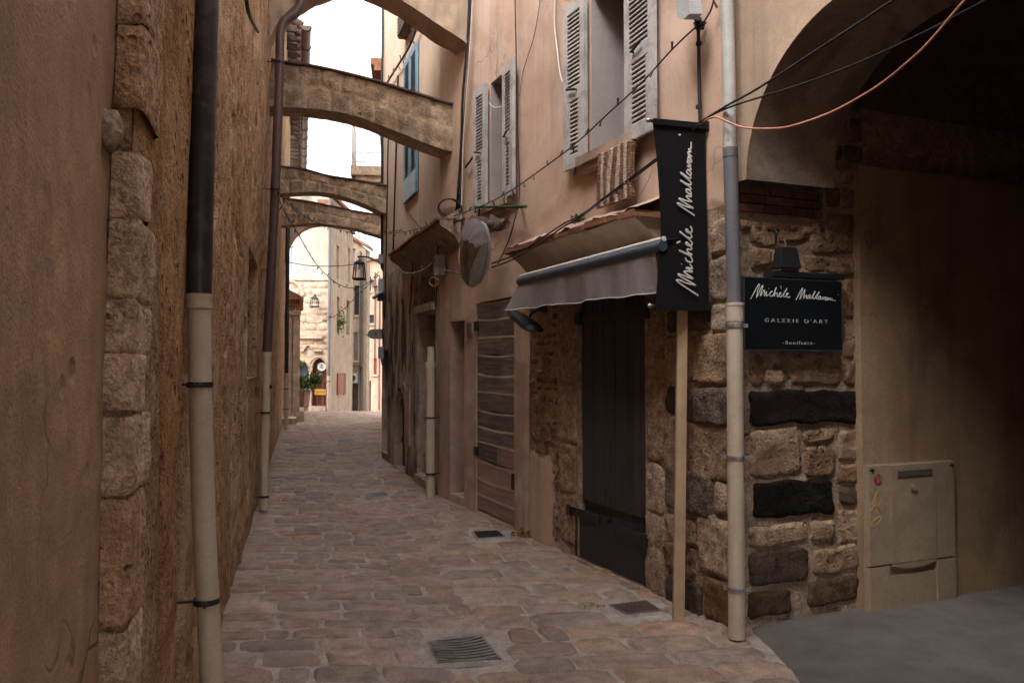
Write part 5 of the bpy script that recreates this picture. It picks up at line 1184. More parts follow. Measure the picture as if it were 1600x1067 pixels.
# ================================================================ rug
rg = thing('rug', 'shaggy brown and cream striped rug hung over the near window sill', 'rug', rwp(955, 325, .12))
sl_, sr_ = RW.px(932, 230, .14)[0], RW.px(986, 210, .14)[0]; zt1, zb1_ = RW.px(955, 222, .14)[1], RW.px(957, 318, .14)[1]
ns = 9
for k in range(ns):
    s0k, s1k = sl_ + (sr_ - sl_)*k/ns, sl_ + (sr_ - sl_)*(k+1)/ns; mb = MB(); V = []; nz, nc = 60, 9
    for i in range(nz):
        z = zt1 - (zt1 - zb1_ )*i/(nz-1)
        for j in range(nc):
            a = math.pi*j/(nc-1); cx_ = (s0k+s1k)/2 + .012*math.sin(z*8 + k); rr_ = abs(s1k - s0k)/2*1.08*(1 + .22*math.sin(i*2.4 + k) + rc.uniform(-.12, .12))
            fold = .12 + .015*math.sin(z*5) - max(0, (i < 6)*(6 - i)*.018)
            V.append(RW.w(cx_ + rr_*math.cos(a), z + rc.uniform(-.003, .003), fold + rr_*.75*math.sin(a)))
    mb.grid(V, nz, nc, flip=True); mb.grid([np.array(v) - RW.n*.02 for v in V], nz, nc); mb.build('stripe', M['rope1' if k % 2 == 0 else 'rope2'], rg)
# ================================================================ awning
aw = thing('awning', 'folded grey canvas awning with a drooping valance over the gallery door', 'awning', RW.w(1.2, 2.2, .2))
ZU0 = np.array([0, 0, 1.0]); d_ = .36; aL = RW.P(812, 440, d_); aR = RW.P(1036, 384, d_)
sL, zL = RW.px(812, 440, d_); sR, zR = RW.px(1036, 384, d_); 
mb = MB(); mb.tube([aL, aR], .034, 14); mb.build('front_bar', M['cassette'], aw)
mb = MB(); mb.tube([aL + ZU0*.044 - RW.n*.01, aR + ZU0*.044 - RW.n*.01], .016, 10); mb.build('canvas_roll', M['whitem'], aw)
mb = MB(); K = 16; V = []
for i in range(K):
    t = i/(K-1)
    for (dd, dz) in ((d_ - .01, .03), (d_ - .12, .05), (d_ - .24, .075)): V.append(RW.w(sL + (sR - sL)*t, zL + (zR - zL)*t + dz + .004*math.sin(i*1.3), dd))
mb.grid(V, K, 3); mb.grid([v - np.array([0, 0, .012]) for v in V], K, 3, flip=True); mb.build('canvas', M['whitem'], aw)
mb = MB(); Ku, Kv = 70, 14; V = []
for i in range(Ku):
    t = i/(Ku-1); bot = .215 + .05*t + .004*math.sin(t*17) + .003*math.sin(t*41)
    fl_ = .010*math.sin(t*23) + .010*math.sin(t*9 + 1) + .006*math.sin(t*57) + .025*math.exp(-((t-.38)/.02)**2)
    for j in range(Kv):
        v = j/(Kv-1); spread = -(1 - t)**4*.16*v
        V.append(RW.w((sL - .01) + (sR - sL + .07)*t - spread*1.0, zL + (zR - zL)*t - .02 - bot*v, d_ + .01 + fl_*v*1.2 + .05*v*math.exp(-t*8)))
mb.grid(V, Ku, Kv); mb.grid([v - RW.n*.003 for v in V], Ku, Kv, flip=True); mb.build('valance', M['canvas'], aw)
mb = MB(); bt_ = [V[i*Kv + Kv - 1] for i in range(Ku)]; mb.tube(bt_, .004, 5); mb.build('hem', M['whitem'], aw)
for s in (sL - .1, sR + .1):
    mb = MB(); zz = zL if s > (sL+sR)/2 else zR; mb.tube([RW.w(s, zz, d_ - .02), RW.w(s, zz - .02, .2), RW.w(s, zz + .02, -.02)], .018, 8); mb.build('arm', M['clamp'], aw)
mb = MB(); mb.tube([RW.w(sL, zL + .06, .10), RW.w(sR, zR + .06, .10)], .045, 12); mb.build('roller', M['cassette'], aw)
# ================================================================ black spotlight
sl = thing('spotlight', 'black hooded spotlight on a curved arm left of the gallery door', 'spotlight', rwp(848, 485, .0))
mb = MB(); mb.tube([rwp(849, 480, -.02), rwp(849, 480, .03)], .045, 12); mb.build('mount', M['black'], sl)
mb = MB(); mb.tube(spl([rwp(848, 482, .03), rwp(840, 484, .12), rwp(832, 489, .20), rwp(826, 497, .24)], 6), .010, 8); mb.build('arm', M['clamp'], sl)
a_, b_ = RW.P(801, 489, .30), RW.P(838, 518, .30); ax = (b_ - a_); L_n = np.linalg.norm(ax); ax /= L_n; upv = np.cross(ax, RW.n); upv /= np.linalg.norm(upv); upv = upv if upv[2] > 0 else -upv
mb = MB(); V = []; nA = 9; prof = [(0, .015), (.06, .05), (.25, .062), (.5, .066), (.75, .072), (.95, .06), (1, .02)]
for t, rr_ in prof:
    for k in range(nA): a = math.pi*k/(nA-1); V.append(a_ + ax*L_n*t + RW.n*math.cos(a)*rr_*1.3 + upv*math.sin(a)*rr_*.75)
mb.grid(V, len(prof), nA); mb.grid([v - upv*.006 for v in V], len(prof), nA, flip=True); mb.build('hood', M['black'], sl)
mb = MB(); mb.prism([a_ + ax*L_n*.1 + RW.n*.06 - upv*.004, a_ + ax*L_n*.9 + RW.n*.07 - upv*.004, a_ + ax*L_n*.9 - RW.n*.07 - upv*.004, a_ + ax*L_n*.1 - RW.n*.06 - upv*.004],
    [a_ + ax*L_n*.15 + RW.n*.05 - upv*.02, a_ + ax*L_n*.85 + RW.n*.055 - upv*.02, a_ + ax*L_n*.85 - RW.n*.055 - upv*.02, a_ + ax*L_n*.15 - RW.n*.05 - upv*.02]); mb.build('lens', M['glass'], sl)
# ================================================================ lettering
SIG = [[(95,370),(120,320),(150,262),(180,205),(205,172),(200,215),(183,262),(168,345),(172,340),(195,290),(225,220),(247,190),(240,230),(222,285),(215,325),(225,312),(245,272),(265,245),(268,270),(262,318),(268,318),(280,290),(293,265),(292,290),(286,322),(300,318),(318,300)],
 [(366,262),(352,264),(336,285),(332,312),(345,325),(362,318),(380,298),(402,240),(417,205),(405,240),(390,285),(386,325),(396,300),(412,280),(426,284),(422,310),(430,325),(446,312),(460,296),(474,278),(466,268),(452,288),(450,312),(465,328),(480,318),(500,296),(530,245),(552,214),(540,235),(515,275),(505,305),(512,326),(530,318),(548,300),(566,282),(560,272),(545,288),(542,312),(556,330),(574,326),(590,314)],
 [(470,184),(474,202),(481,220)], [(318,222),(322,228)],
 [(664,358),(682,325),(705,278),(730,232),(753,199),(748,225),(732,270),(716,345),(720,340),(740,300),(765,248),(786,216),(782,240),(770,282),(764,335),(772,322),(788,300),(802,288),(803,305),(799,332),(812,330),(822,305),(838,288),(852,288),(838,290),(822,305),(814,325),(826,334),(842,315),(852,295),(849,318),(855,332),(870,318),(892,275),(915,234),(908,255),(890,295),(884,325),(894,336),(910,322),(940,280),(970,240),(962,262),(938,300),(928,325),(936,334),(952,324),(966,302),(986,298),(972,298),(958,315),(954,334),(968,338),(982,320),(992,304),(989,325),(993,340),(1006,325),(1016,306),(1018,322),(1016,340),(1030,322),(1044,306),(1052,310),(1046,325),(1042,340),(1056,346),(1072,334),(1078,318),(1066,310),(1056,320),(1062,336),(1080,330),(1090,316),(1088,330),(1084,348),(1098,328),(1110,314),(1118,322),(1116,344),(1130,330),(1136,320),(1142,342),(1160,346),(1190,346)],
 [(1222,268),(1228,268)]]
def lettering(mb, strokes, mp, r, depth):
    for s in strokes:
        P = spl([mp(x, y) for x, y in s], 4); i0 = len(mb.V); mb.tube(P, r, 6)
        e1 = np.array(mp(100, 0)) - np.array(mp(0, 0)); e2 = np.array(mp(0, 100)) - np.array(mp(0, 0)); n = np.cross(e1, e2); n /= np.linalg.norm(n); o = np.array(mp(0, 0))
        for i in range(i0, len(mb.V)): mb.V[i] = mb.V[i] - ((mb.V[i] - o) @ n)[:, None] * n * .8
sg = thing('gallery_sign', 'blue-black gallery sign board on the stone wall beside the corner pipe', 'sign', PW.w(.4, 1.75, .1))
sd_ = .085
# board corners measured on the wall plane
bl_, _ = PW.px(1163, 490, sd_); br_, _ = PW.px(1316, 490, sd_); zt_l = PW.px(1163, 434, sd_)[1]; zt_r = PW.px(1316, 438, sd_)[1]; zb_l = PW.px(1163, 546, sd_)[1]; zb_r = PW.px(1316, 549, sd_)[1]
zt_m, zb_m = (zt_l + zt_r)/2, (zb_l + zb_r)/2
mb = MB(); mb.box(PW, bl_ + .004, br_ - .004, zb_m + .004, zt_m - .004, sd_ - .03, sd_); mb.build('board', M['sign'], sg)
mb = MB()
for (a, b, c_, d2) in ((bl_, br_, zt_m - .004, zt_m), (bl_, br_, zb_m, zb_m + .004), (bl_, bl_ + .004, zb_m + .004, zt_m - .004), (br_ - .004, br_, zb_m + .004, zt_m - .004)): mb.box(PW, a, b, c_, d2, sd_ - .03, sd_ + .002)
mb.build('frame', M['signedge'], sg)
# sign-local coordinates from the enlarged view: board spans x 20..1280, y 75..1015
def smap(x, y): return PW.w(bl_ + (x - 20)/1260*(br_ - bl_), zt_m - (y - 85)/930*(zt_m - zb_m), sd_ + .003)
mb = MB(); lettering(mb, SIG, smap, .0034, 0); mb.build('handwriting', M['ink'], sg)
def text_mesh(body, origin, ux, uy, size, spacing=1.0, depth=.002, center=True, bold=0.0, mat='ink2', name='lettering', parent=None, width=None):
    cu = bpy.data.curves.new('t', 'FONT'); cu.body = body; cu.size = 1; cu.space_character = spacing; cu.extrude = 0.02; cu.offset = bold; cu.align_x = 'CENTER' if center else 'LEFT'; cu.align_y = 'CENTER'
    to = bpy.data.objects.new('t', cu); sc.collection.objects.link(to); dg = bpy.context.evaluated_depsgraph_get(); me = bpy.data.meshes.new_from_object(to.evaluated_get(dg))
    V = np.array([v.co[:] for v in me.vertices]); Fs = [tuple(p.vertices) for p in me.polygons]
    bpy.data.objects.remove(to); bpy.data.curves.remove(cu); bpy.data.meshes.remove(me)
    W_ = V[:,0].max() - V[:,0].min(); H_ = V[:,1].max() - V[:,1].min(); kx = (width/W_) if width else size/H_; ky = size/H_
    V[:, 0] -= (V[:,0].max() + V[:,0].min())/2; V[:, 1] -= (V[:,1].max() + V[:,1].min())/2
    n_ = np.cross(ux, uy); Wd = origin + V[:, :1]*kx*ux + V[:, 1:2]*ky*uy + (V[:, 2:]/.04 + .5)*depth*n_
    mb = MB(); mb.add(Wd, Fs); return mb.build(name, M[mat], parent)
ZU = np.array([0, 0, 1.0])
kx_ = (br_ - bl_)/1260; ky_ = (zt_m - zb_m)/930
text_mesh("GALERIE D'ART", smap(672, 630), PW.u, ZU, 52*ky_, 1.55, parent=sg, width=815*kx_, bold=.012)
text_mesh("-Bonifacio-", smap(694, 915), PW.u, ZU, 48*ky_, 1.3, parent=sg, width=420*kx_, bold=.012)
# dark ledge and little iron lantern above the sign
mb = MB(); mb.box(PW, PW.px(1203, 430, .05)[0], PW.px(1313, 430, .05)[0], zt_m + .012, zt_m + .045, -.02, .085); tag(mb.build('ledge', M['black']), 'dark narrow ledge directly above the gallery sign', 'ledge')
il = thing('wall_lamp', 'small black tapered iron lamp on the stone wall above the gallery sign', 'lamp', PW.P(1232, 420, .06))
s1_, z1_ = PW.px(1232, 419, .07); s2_, z2_ = PW.px(1232, 387, .07); h_ = z2_ - z1_
mb = MB(); mb.hexa([PW.w(s1_ + a*.075, z1_, .05 + b) for a, b in ((-1, -.05), (1, -.05), (1, .05), (-1, .05))] + [PW.w(s1_ + a*.055, z2_, .05 + b) for a, b in ((-1, -.035), (1, -.035), (1, .035), (-1, .035))]); mb.build('shade', M['black'], il)
mb = MB(); mb.tube([PW.w(s1_, z2_, .05), PW.w(s1_, z2_ + .05, .04), PW.w(s1_, z2_ + .06, -.02)], .006, 6); mb.box(PW, s1_ - .07, s1_ + .07, z1_ - .02, z1_ - .001, 0, .08); mb.build('bracket', M['ironbrown'], il)
for x, y, lb in ((1203, 360, 'rusty iron hook in the wall, the left one above the small black lamp'), (1276, 354, 'rusty iron hook in the wall, the right one above the small black lamp')):
    P0 = PW.P(x, y, -.02); mb = MB(); mb.tube(spl([P0, P0 + PW.n*.04, P0 + PW.n*.06 - ZU*.03, P0 + PW.n*.05 - ZU*.045, P0 + PW.n*.03 - ZU*.02 + PW.u*.02], 5), .006, 6); tag(mb.build('hook', M['clamp']), lb, 'hook', 'iron hooks above the sign')
# ================================================================ banner, standing out from the wall
Yb_ = 4.80; bs = float((4.85 - 4.66)/.905)
BN = Fr(RW.w(bs, 0, 0)[:2], RW.n[:2], (-.40, -.90))      # runs outwards from the wall, faces the camera
bn = thing('banner', 'tall black fabric banner with white handwriting standing out from the pink wall', 'banner', RW.w(bs, 2.0, .2))
Lx = lambda x, y: BN.px(x, y)
tR, tL, bR, bL = Lx(1103, 197), Lx(1020, 189), Lx(1108, 480), Lx(1022, 478)
Ku, Kv = 10, 40; V = []
for j in range(Kv):
    v = j/(Kv-1); yy = 192 + v*288
    xl = 1020 + 15*math.sin(min(1, v*1.4)*math.pi/2)*(1 if v < .75 else 1) - (max(0, v - .55)/.45)**1.5*11; xr = 1103 + 5*v - 2.5*math.sin(v*math.pi)
    for i in range(Ku):
        t = i/(Ku-1); x = xr + (xl - xr)*t; s_, z_ = BN.px(x, 197 + (189-197)*t + v*(480 - 193))
        V.append(BN.w(s_, z_, .012*math.sin(t*3 + v*2)*math.sin(v*math.pi)))
mb = MB(); mb.grid(V, Kv, Ku); mb.grid([p - BN.n*.003 for p in V], Kv, Ku, flip=True); mb.build('cloth', M['banner'], bn)
for (a, b, nm) in ((tR, tL, 'top'), (bR, bL, 'bottom')):
    mb = MB(); mb.tube([BN.w(-.02, a[1] , -.004), BN.w(b[0] + .012, b[1], -.004)], .011, 10); mb.build('rod', M['clamp'], bn)
    mb = MB(); cpt = BN.w(b[0] + .03, b[1], -.004); mb.tube([cpt - BN.u*.022, cpt - BN.u*.006, cpt + BN.u*.006, cpt + BN.u*.014], [.008, .015, .015, .004], 10); mb.build('finial', M['steel'], bn)
    mb = MB(); mb.box(BN, -.02, a[0] + .0, a[1] - .03, a[1] + .03, -.02, .01); mb.build('bracket', M['clamp'], bn)
for (a, b) in ((tR, tL), (bR, bL)):
    mb = MB(); mb.hexa([BN.w(a[0], a[1] - .025, .004), BN.w(b[0], b[1] - .025, .004), BN.w(b[0], b[1] - .025, .016), BN.w(a[0], a[1] - .025, .016), BN.w(a[0], a[1] + .012, .004), BN.w(b[0], b[1] + .012, .004), BN.w(b[0], b[1] + .012, .016), BN.w(a[0], a[1] + .012, .016)]); mb.build('hem', M['banner'], bn)
def bmap(x, y):
    # writing runs up the banner: photo row from the letter's length, photo column from its height
    py = 462 - (x - 95)*(462 - 222)/(1190 - 95); px_ = 1091 - (370 - y)*.168 - (x - 95)*.0065
    s_, z_ = BN.px(px_, py, .018); return BN.w(s_, z_, .018)
SB = [s for s in SIG[:-1]]
mb = MB(); lettering(mb, SB, bmap, .0062, 0); P0 = BN.P(1062, 212, .018); mb.tube([P0, P0 + ZU*.008], .008, 8); mb.build('handwriting', M['ink'], bn)
# ================================================================ wooden lath
mb = MB(); p0 = atY(1060, 968, 4.84); p1 = atY(1066, 470, 4.86); q = .034
a2 = math.atan2(-.425, -.905)
mb.hexa([p0 + np.array([x*q, y*q*.6, 0]) for x, y in ((-1,-1),(1,-1),(1,1),(-1,1))] + [p1 + np.array([x*q*.9, y*q*.6, 0]) for x, y in ((-1,-1),(1,-1),(1,1),(-1,1))])
tag(mb.build('wooden_post', M['post']), 'thin pale wooden post standing below the black banner', 'post')
# ================================================================ utility cabinet
ub = thing('utility_cabinet', 'beige wall cabinet with an orange scrawl and red sticker in the passage', 'utility cabinet', PW.w(1.5, 0, .1))
D0 = .045
uL = PW.px(1347, 850, D0 + .06)[0]; uR = PW.px(1494, 830, D0 + .06)[0]; uz = (PW.px(1352, 725, D0+.06)[1] + PW.px(1490, 722, D0+.06)[1])/2; uL = max(uL, bs0 + .004)
g1 = uL + (uR - uL)*.235; g2 = uL + (uR - uL)*.765; zm = uz*.325
mb = MB(); mb.box(PW, uL, uR, -.02, uz, 0, D0 + .030)
mb.box(PW, uL + .004, g1 - .004, zm + .006, uz - .004, D0 + .031, D0 + .058); mb.box(PW, g2 + .004, uR - .004, zm + .006, uz - .004, D0 + .031, D0 + .058)
mb.box(PW, uL + .004, g1 - .006, 0.0, zm - .006, D0 + .031, D0 + .058); mb.box(PW, g2 + .006, uR - .004, 0.0, zm - .006, D0 + .031, D0 + .058); mb.box(PW, g1, g2, .0, zm - .075, D0 + .031, D0 + .048)
mb.build('body', M['cabinet'], ub)
mb = MB(); mb.box(PW, g1 + .002, g2 - .002, zm + .008, uz - .006, D0 + .031, D0 + .062)
K = 12; A = [PW.w(g1 + .01 + (g2 - g1 - .02)*t, zm - .008 - .03*math.sin(t*math.pi), D0 + .06) for t in np.linspace(0, 1, K)] + [PW.w(g2 - .01, zm + .006, D0 + .06), PW.w(g1 + .01, zm + .006, D0 + .06)]
mb.prism(A, [p - PW.n*.028 for p in A]); dr = mb.build('door', M['cabinet'], ub)
mb = MB(); cm = (g1 + g2)/2; mb.box(PW, g1 + (g2-g1)*.16, g2 - (g2-g1)*.10, uz - .085, uz - .045, D0 + .063, D0 + .068); mb.build('label_plate', M['plate'], dr)
mb = MB(); mb.tube([PW.w(cm, uz - .16, D0 + .06), PW.w(cm, uz - .16, D0 + .070)], .027, 20); mb.tube([PW.w(cm, uz - .16, D0 + .07), PW.w(cm, uz - .16, D0 + .076)], .018, 16); mb.build('lock', M['cabinet'], dr)
mb = MB()
for s in (uL + .03, uR - .03): mb.tube([PW.w(s, uz - .03, D0 + .058), PW.w(s, uz - .03, D0 + .066)], .009, 8); mb.box(PW, s - .02, s + .02, uz - .034, uz - .026, D0 + .058, D0 + .062)
mb.build('screw', M['clamp'], ub)
mb = MB(); ss_, zz_ = PW.px(1372, 749, D0 + .06); mb.tube([PW.w(ss_, zz_, D0 + .058), PW.w(ss_, zz_, D0 + .061)], .034, 24); stk = mb.build('sticker', M['red'], ub)
mb = MB(); lettering(mb, [[(-14, 6), (-8, 16), (-6, 4), (-4, -14)], [(-4, 14), (2, 6), (6, -2), (2, -12), (-2, -4), (4, 4)], [(8, 16), (12, 4), (10, -10), (6, -2), (14, 6), (16, -6)]], lambda x, y: PW.w(ss_ + x*.0016, zz_ + y*.0016, D0 + .062), .0022, 0); mb.build('sticker_mark', M['ink2'], stk)
mb = MB(); rr_ = random.Random(8)
scr = [[(1362, 778), (1370, 790), (1364, 800), (1374, 796), (1378, 782), (1372, 776), (1366, 788), (1376, 806)], [(1360, 806), (1368, 798), (1376, 812), (1366, 820), (1362, 830), (1372, 826), (1378, 814)], [(1366, 770), (1368, 784), (1362, 796), (1360, 812), (1366, 828)]]
for s in scr: mb.tube(spl([PW.P(x, y - 8, D0 + .059) for x, y in s], 5), .0025, 5)
mb.build('scrawl', M['orange'], ub)
# ================================================================ iron covers in the paving
def cover(i, name, label, kind, group=None):
    q = [np.array(v) for v in CVQ[i]]; c = sum(q)/4; h = thing(name, label, 'drain cover' if kind != 'plate' else 'manhole cover', c, group)
    Z = lambda P_, z: np.array([P_[0], P_[1], z])
    L = lambda a, b, t: a + (b - a)*t
    top = .018; D = (lambda X, Y: float(dip(X, Y)) + float(zg(X, Y)) + .004)
    T = lambda P_, z=top: np.array([P_[0], P_[1], z + D(P_[0], P_[1])])
    fr_ = MB(); 
    for a in range(4):
        A, B = q[a], q[(a+1) % 4]; A2, B2 = L(A, c, .06), L(B, c, .06)
        fr_.hexa([T(A, -.01), T(B, -.01), T(B2, -.01), T(A2, -.01), T(A), T(B), T(B2), T(A2)])
    fr_.build('frame', M['iron'], h)
    sl_ = MB(); n_ = 8; I = [L(v, c, .06) for v in q]
    if kind == 'grate':
        wl = MB(); wl.add([T(I[0], .007), T(I[1], .007), T(I[2], .007), T(I[3], .007)], [(3, 2, 1, 0)]); wl.build('well', M['dark_in'], h)
        for k in range(n_):
            t0, t1 = (k + .22)/n_, (k + .78)/n_
            A0, A1 = L(I[0], I[3], t0), L(I[0], I[3], t1); B0, B1 = L(I[1], I[2], t0), L(I[1], I[2], t1); M_ = 8
            for j in range(M_):
                u0, u1 = j/M_, (j+1)/M_; dz = lambda u: .006 - .008*math.sin(u*math.pi)
                sl_.hexa([T(L(A0, B0, u0), dz(u0)), T(L(A0, B0, u1), dz(u1)), T(L(A1, B1, u1), dz(u1)), T(L(A1, B1, u0), dz(u0))] + [T(L(A0, B0, u0), top + dz(u0)), T(L(A0, B0, u1), top + dz(u1)), T(L(A1, B1, u1), top + dz(u1)), T(L(A1, B1, u0), top + dz(u0))])
        sl_.build('bars', M['iron'], h)
    else:
        sl_.hexa([T(v, -.01) for v in I] + [T(v, top - .006) for v in I]); m_ = 9
        for a in range(m_):
            for b in range(5):
                t0, t1, u0, u1 = (a + .12)/m_, (a + .88)/m_, (b + .12)/5, (b + .88)/5; Pq = lambda u, t: L(L(I[0], I[1], t), L(I[3], I[2], t), u)
                sl_.hexa([T(Pq(u0, t0), top - .0055), T(Pq(u0, t1), top - .0055), T(Pq(u1, t1), top - .0055), T(Pq(u1, t0), top - .0055), T(Pq(u0, t0), top - .001), T(Pq(u0, t1), top - .001), T(Pq(u1, t1), top - .001), T(Pq(u1, t0), top - .001)])
        sl_.build('plate', M['ironbrown' if kind == 'plate' else 'clamp'], h)
    # cement collar
    mt = MB(); O_ = [L(c, v, 1.2 if i < 2 else 1.1) for v in q]
    for a in range(4): mt.add([T(q[a], .010), T(q[(a+1) % 4], .010), T(O_[(a+1) % 4], -.008), T(O_[a], -.008)], [(3, 2, 1, 0)])
    mt.build('cement_edge', M['bed'], h)
cover(0, 'drain_grate', 'curved slotted iron drain grate in the near middle of the paving', 'grate')
cover(1, 'manhole_cover', 'small rusty patterned cover near the wooden post', 'plate')
G_ = 'small iron covers down the street'
cover(2, 'manhole_cover', 'grey iron cover beside the plank door', 'dark', G_); cover(3, 'manhole_cover', 'dark iron cover in the street centre left of the niche doorway', 'dark', G_)
cover(4, 'manhole_cover', 'farthest iron cover near the street end', 'dark', G_); cover(5, 'manhole_cover', 'smallest iron cover just nearer than the farthest one', 'dark', G_)
# ================================================================ plants and small debris
def leaves(mb, c, r_, n, size, rr, flat=.6):
    for _ in range(n):
        d = np.array([rr.gauss(0, 1), rr.gauss(0, 1), rr.gauss(0, 1)*flat]); d /= np.linalg.norm(d); p = np.array(c) + d*np.array(r_)*rr.uniform(.3, 1)
        a = np.array([rr.uniform(-1, 1), rr.uniform(-1, 1), rr.uniform(-.3, 1)]); a /= np.linalg.norm(a); b = np.cross(a, [rr.uniform(-1, 1), rr.uniform(-1, 1), 1]); b /= np.linalg.norm(b) + 1e-6; s = size*rr.uniform(.6, 1.3)
        g = rr.uniform(.6, 1.5); mb.add([p, p + a*s*.5 + b*s*.28, p + a*s, p + a*s*.5 - b*s*.28], [(0, 1, 2, 3)], (g, g, g*.8))
M['leaf'] = plain('leaf_green', (.11, .17, .05), rough=.55, grain=.3, attr=True)
rl = random.Random(6)
wp = thing('plant', 'tiny green plant rooted on the tiles of the gallery door hood', 'plant', rwp(908, 352, .1))
mb = MB(); c = rwp(903, 345, .14); leaves(mb, c, (.07, .07, .08), 60, .045, rl); leaves(mb, c + np.array([.1, -.12, -.04]), (.07, .05, .04), 30, .04, rl); mb.build('foliage', M['leaf'], wp)
mb = MB()
for k in range(6): mb.tube([rwp(904, 356, .05), c + np.array([rl.uniform(-.06, .06), rl.uniform(-.05, .05), rl.uniform(-.02, .07)])], .003, 5)
mb.build('stem', M['leafdead'], wp)
dl = MB(); c = ground(828, 838) - RW.n*-.05; leaves(dl, c + np.array([0, 0, .03]), (.11, .10, .03), 60, .06, rl, .3); tag(dl.build('dead_leaves', M['leafdead']), 'small heap of dry orange leaves at the wall foot right of the plank door', 'leaves')
pl = thing('planter', 'brown box planter with a leafy green shrub on the far left steps', 'planter', (-6.75, 24.0, .3))
mb = MB(); mb.hexa([(x, y, z) for z, e in ((.30, .0), (.80, .05)) for x, y in ((-7.05 - e, 23.7 - e), (-6.42 + e, 23.7 - e), (-6.42 + e, 24.3 + e), (-7.05 - e, 24.3 + e))]); mb.build('box', M['terracotta'], pl)
mb = MB(); leaves(mb, (-6.45, 24.0, 1.02), (.42, .35, .32), 520, .11, rl); leaves(mb, (-6.1, 24.0, 1.12), (.25, .25, .28), 220, .11, rl); leaves(mb, (-6.75, 24.0, .9), (.2, .2, .15), 120, .10, rl); mb.build('foliage', M['leaf'], pl)
mb = MB()
for k in range(6): mb.tube([(-6.6 + .05*k, 24, .7), (-6.7 + .14*k, 24 + rl.uniform(-.1, .1), 1.15)], .012, 5)
mb.build('stem', M['dkwood'], pl)
# stand under planter, trailing vine over the blue door and ivy on side wall
iv = MB(); leaves(iv, W.w((DB[0]+DB[1])/2 + .1, DB[3] - .10, .06), (.25, .08, .25), 160, .1, rl); tag(iv.build('vine', M['leaf']), 'green vine hanging at the top of the left arch of the pale house', 'vine')
iv = MB(); leaves(iv, FS.w((h3[0]+h3[1])/2, (h3[2]+h3[3])/2 - .3, .1), (.15, .3, .7), 160, .12, rl); tag(iv.build('ivy', M['leaf']), 'ivy trailing over a window in the narrow side wall', 'ivy')
# weeds at foot of right corner
wd2 = MB(); c = ground(925, 950); leaves(wd2, c + np.array([0, 0, .008]), (.10, .05, .004), 70, .016, rl, .1); tag(wd2.build('moss', M['leaf']), 'green moss in the cement left of the small rusty cover', 'moss')
# ================================================================ far signs and lanterns
def far_box(x0, x1, y0, y1, d, mat, mb): mb.box(W, sx(x1), sx(x0), fz(y1, 27.5), fz(y0, 27.5), d, d + .02)
ys_ = thing('door_sign', 'small yellow board fixed on the arched brown door', 'sign', W.w(sx(499), fz(617, 27.5), -.13))
mb = MB(); far_box(490, 508, 608, 617, -.145, 'yellow', mb); mb.build('board', M['yellow'], ys_)
mb = MB(); [mb.box(W, sx(506) + k*.06, sx(506) + k*.06 + .03, fz(614, 27.5), fz(611, 27.5), -.124, -.118) for k in range(5)]; mb.build('marks', M['ironbrown'], ys_)
rs_ = thing('round_sign', 'round white sign at the top of the arched brown door', 'sign', W.w(sx(502), fz(573, 27.5), -.13)); cw = W.w(sx(501.5), fz(573, 27.5), -.14)
mb = MB(); mb.tube([cw, cw + W.n*.03], .155, 24); mb.build('disc', M['whitem'], rs_); mb = MB(); mb.box(W, sx(504.5), sx(498.5), fz(575, 27.5), fz(573.6, 27.5), -.109, -.104); mb.tube([cw + W.n*.03 + ZU*.04, cw + W.n*.034 + ZU*.04], .04, 12); mb.build('emblem', M['grey_pipe'], rs_)
def lantern(label, c, w_, h_, br=None, taper=.72, inv=False, mat='clamp', group='wall lanterns'):
    L0 = thing('lantern', label, 'lantern', c, group); mb = MB(); wt, wb = (w_*taper, w_) if not inv else (w_, w_*taper)
    P = lambda sxx, syy, z, w2: np.array(c) + np.array([sxx*w2/2, syy*w2/2, z])
    t = w_*.06
    for a, b in ((-1,-1),(1,-1),(1,1),(-1,1)): mb.tube([P(a, b, 0, wb), P(a, b, h_, wt)], t, 5)
    for z, w2 in ((0, wb), (h_, wt)):
        for (a, b), (c2, d2) in (((-1,-1),(1,-1)), ((1,-1),(1,1)), ((1,1),(-1,1)), ((-1,1),(-1,-1))): mb.tube([P(a, b, z, w2), P(c2, d2, z, w2)], t*1.5, 5)
    mb.build('frame', M[mat], L0)
    mb = MB(); mb.hexa([P(a, b, h_, wt*1.15) for a, b in ((-1,-1),(1,-1),(1,1),(-1,1))] + [P(a, b, h_ + w_*.28, wt*.35) for a, b in ((-1,-1),(1,-1),(1,1),(-1,1))]); mb.tube([np.array(c) + ZU*(h_ + w_*.25), np.array(c) + ZU*(h_ + w_*.45)], t, 6); mb.build('cap', M[mat], L0)
    mb = MB(); mb.tube([np.array(c) + ZU*h_*.95, np.array(c) + ZU*h_*.6], w_*.12, 8); mb.build('bulb', M['whitem'], L0)
    if br is not None: mb = MB(); mb.tube(spl(br, 5), w_*.07, 6); mb.build('bracket', M[mat], L0)
c = atY(561.5, 436, 13.0)
lantern('dark open lantern hanging from a curved bracket off the peach corner', c, .185, .27, [c + ZU*.36, atY(560, 401, 13.0), atY(575, 402, 13.05), atY(588, 408, 13.1), atY(599, 410, 13.15)])
c = W.w(sx(494), fz(480, 27.5), .3)
lantern('small square lantern on the white upper wall of the pale house', c, .26, .30, [c + ZU*.40, c + ZU*.45 + np.array([0, .1, 0]), c + ZU*.3 + np.array([0, .33, 0])])
cb = thing('floodlight', 'small white floodlight low on the dark peach corner', 'floodlight', owp(598, 475, .1))
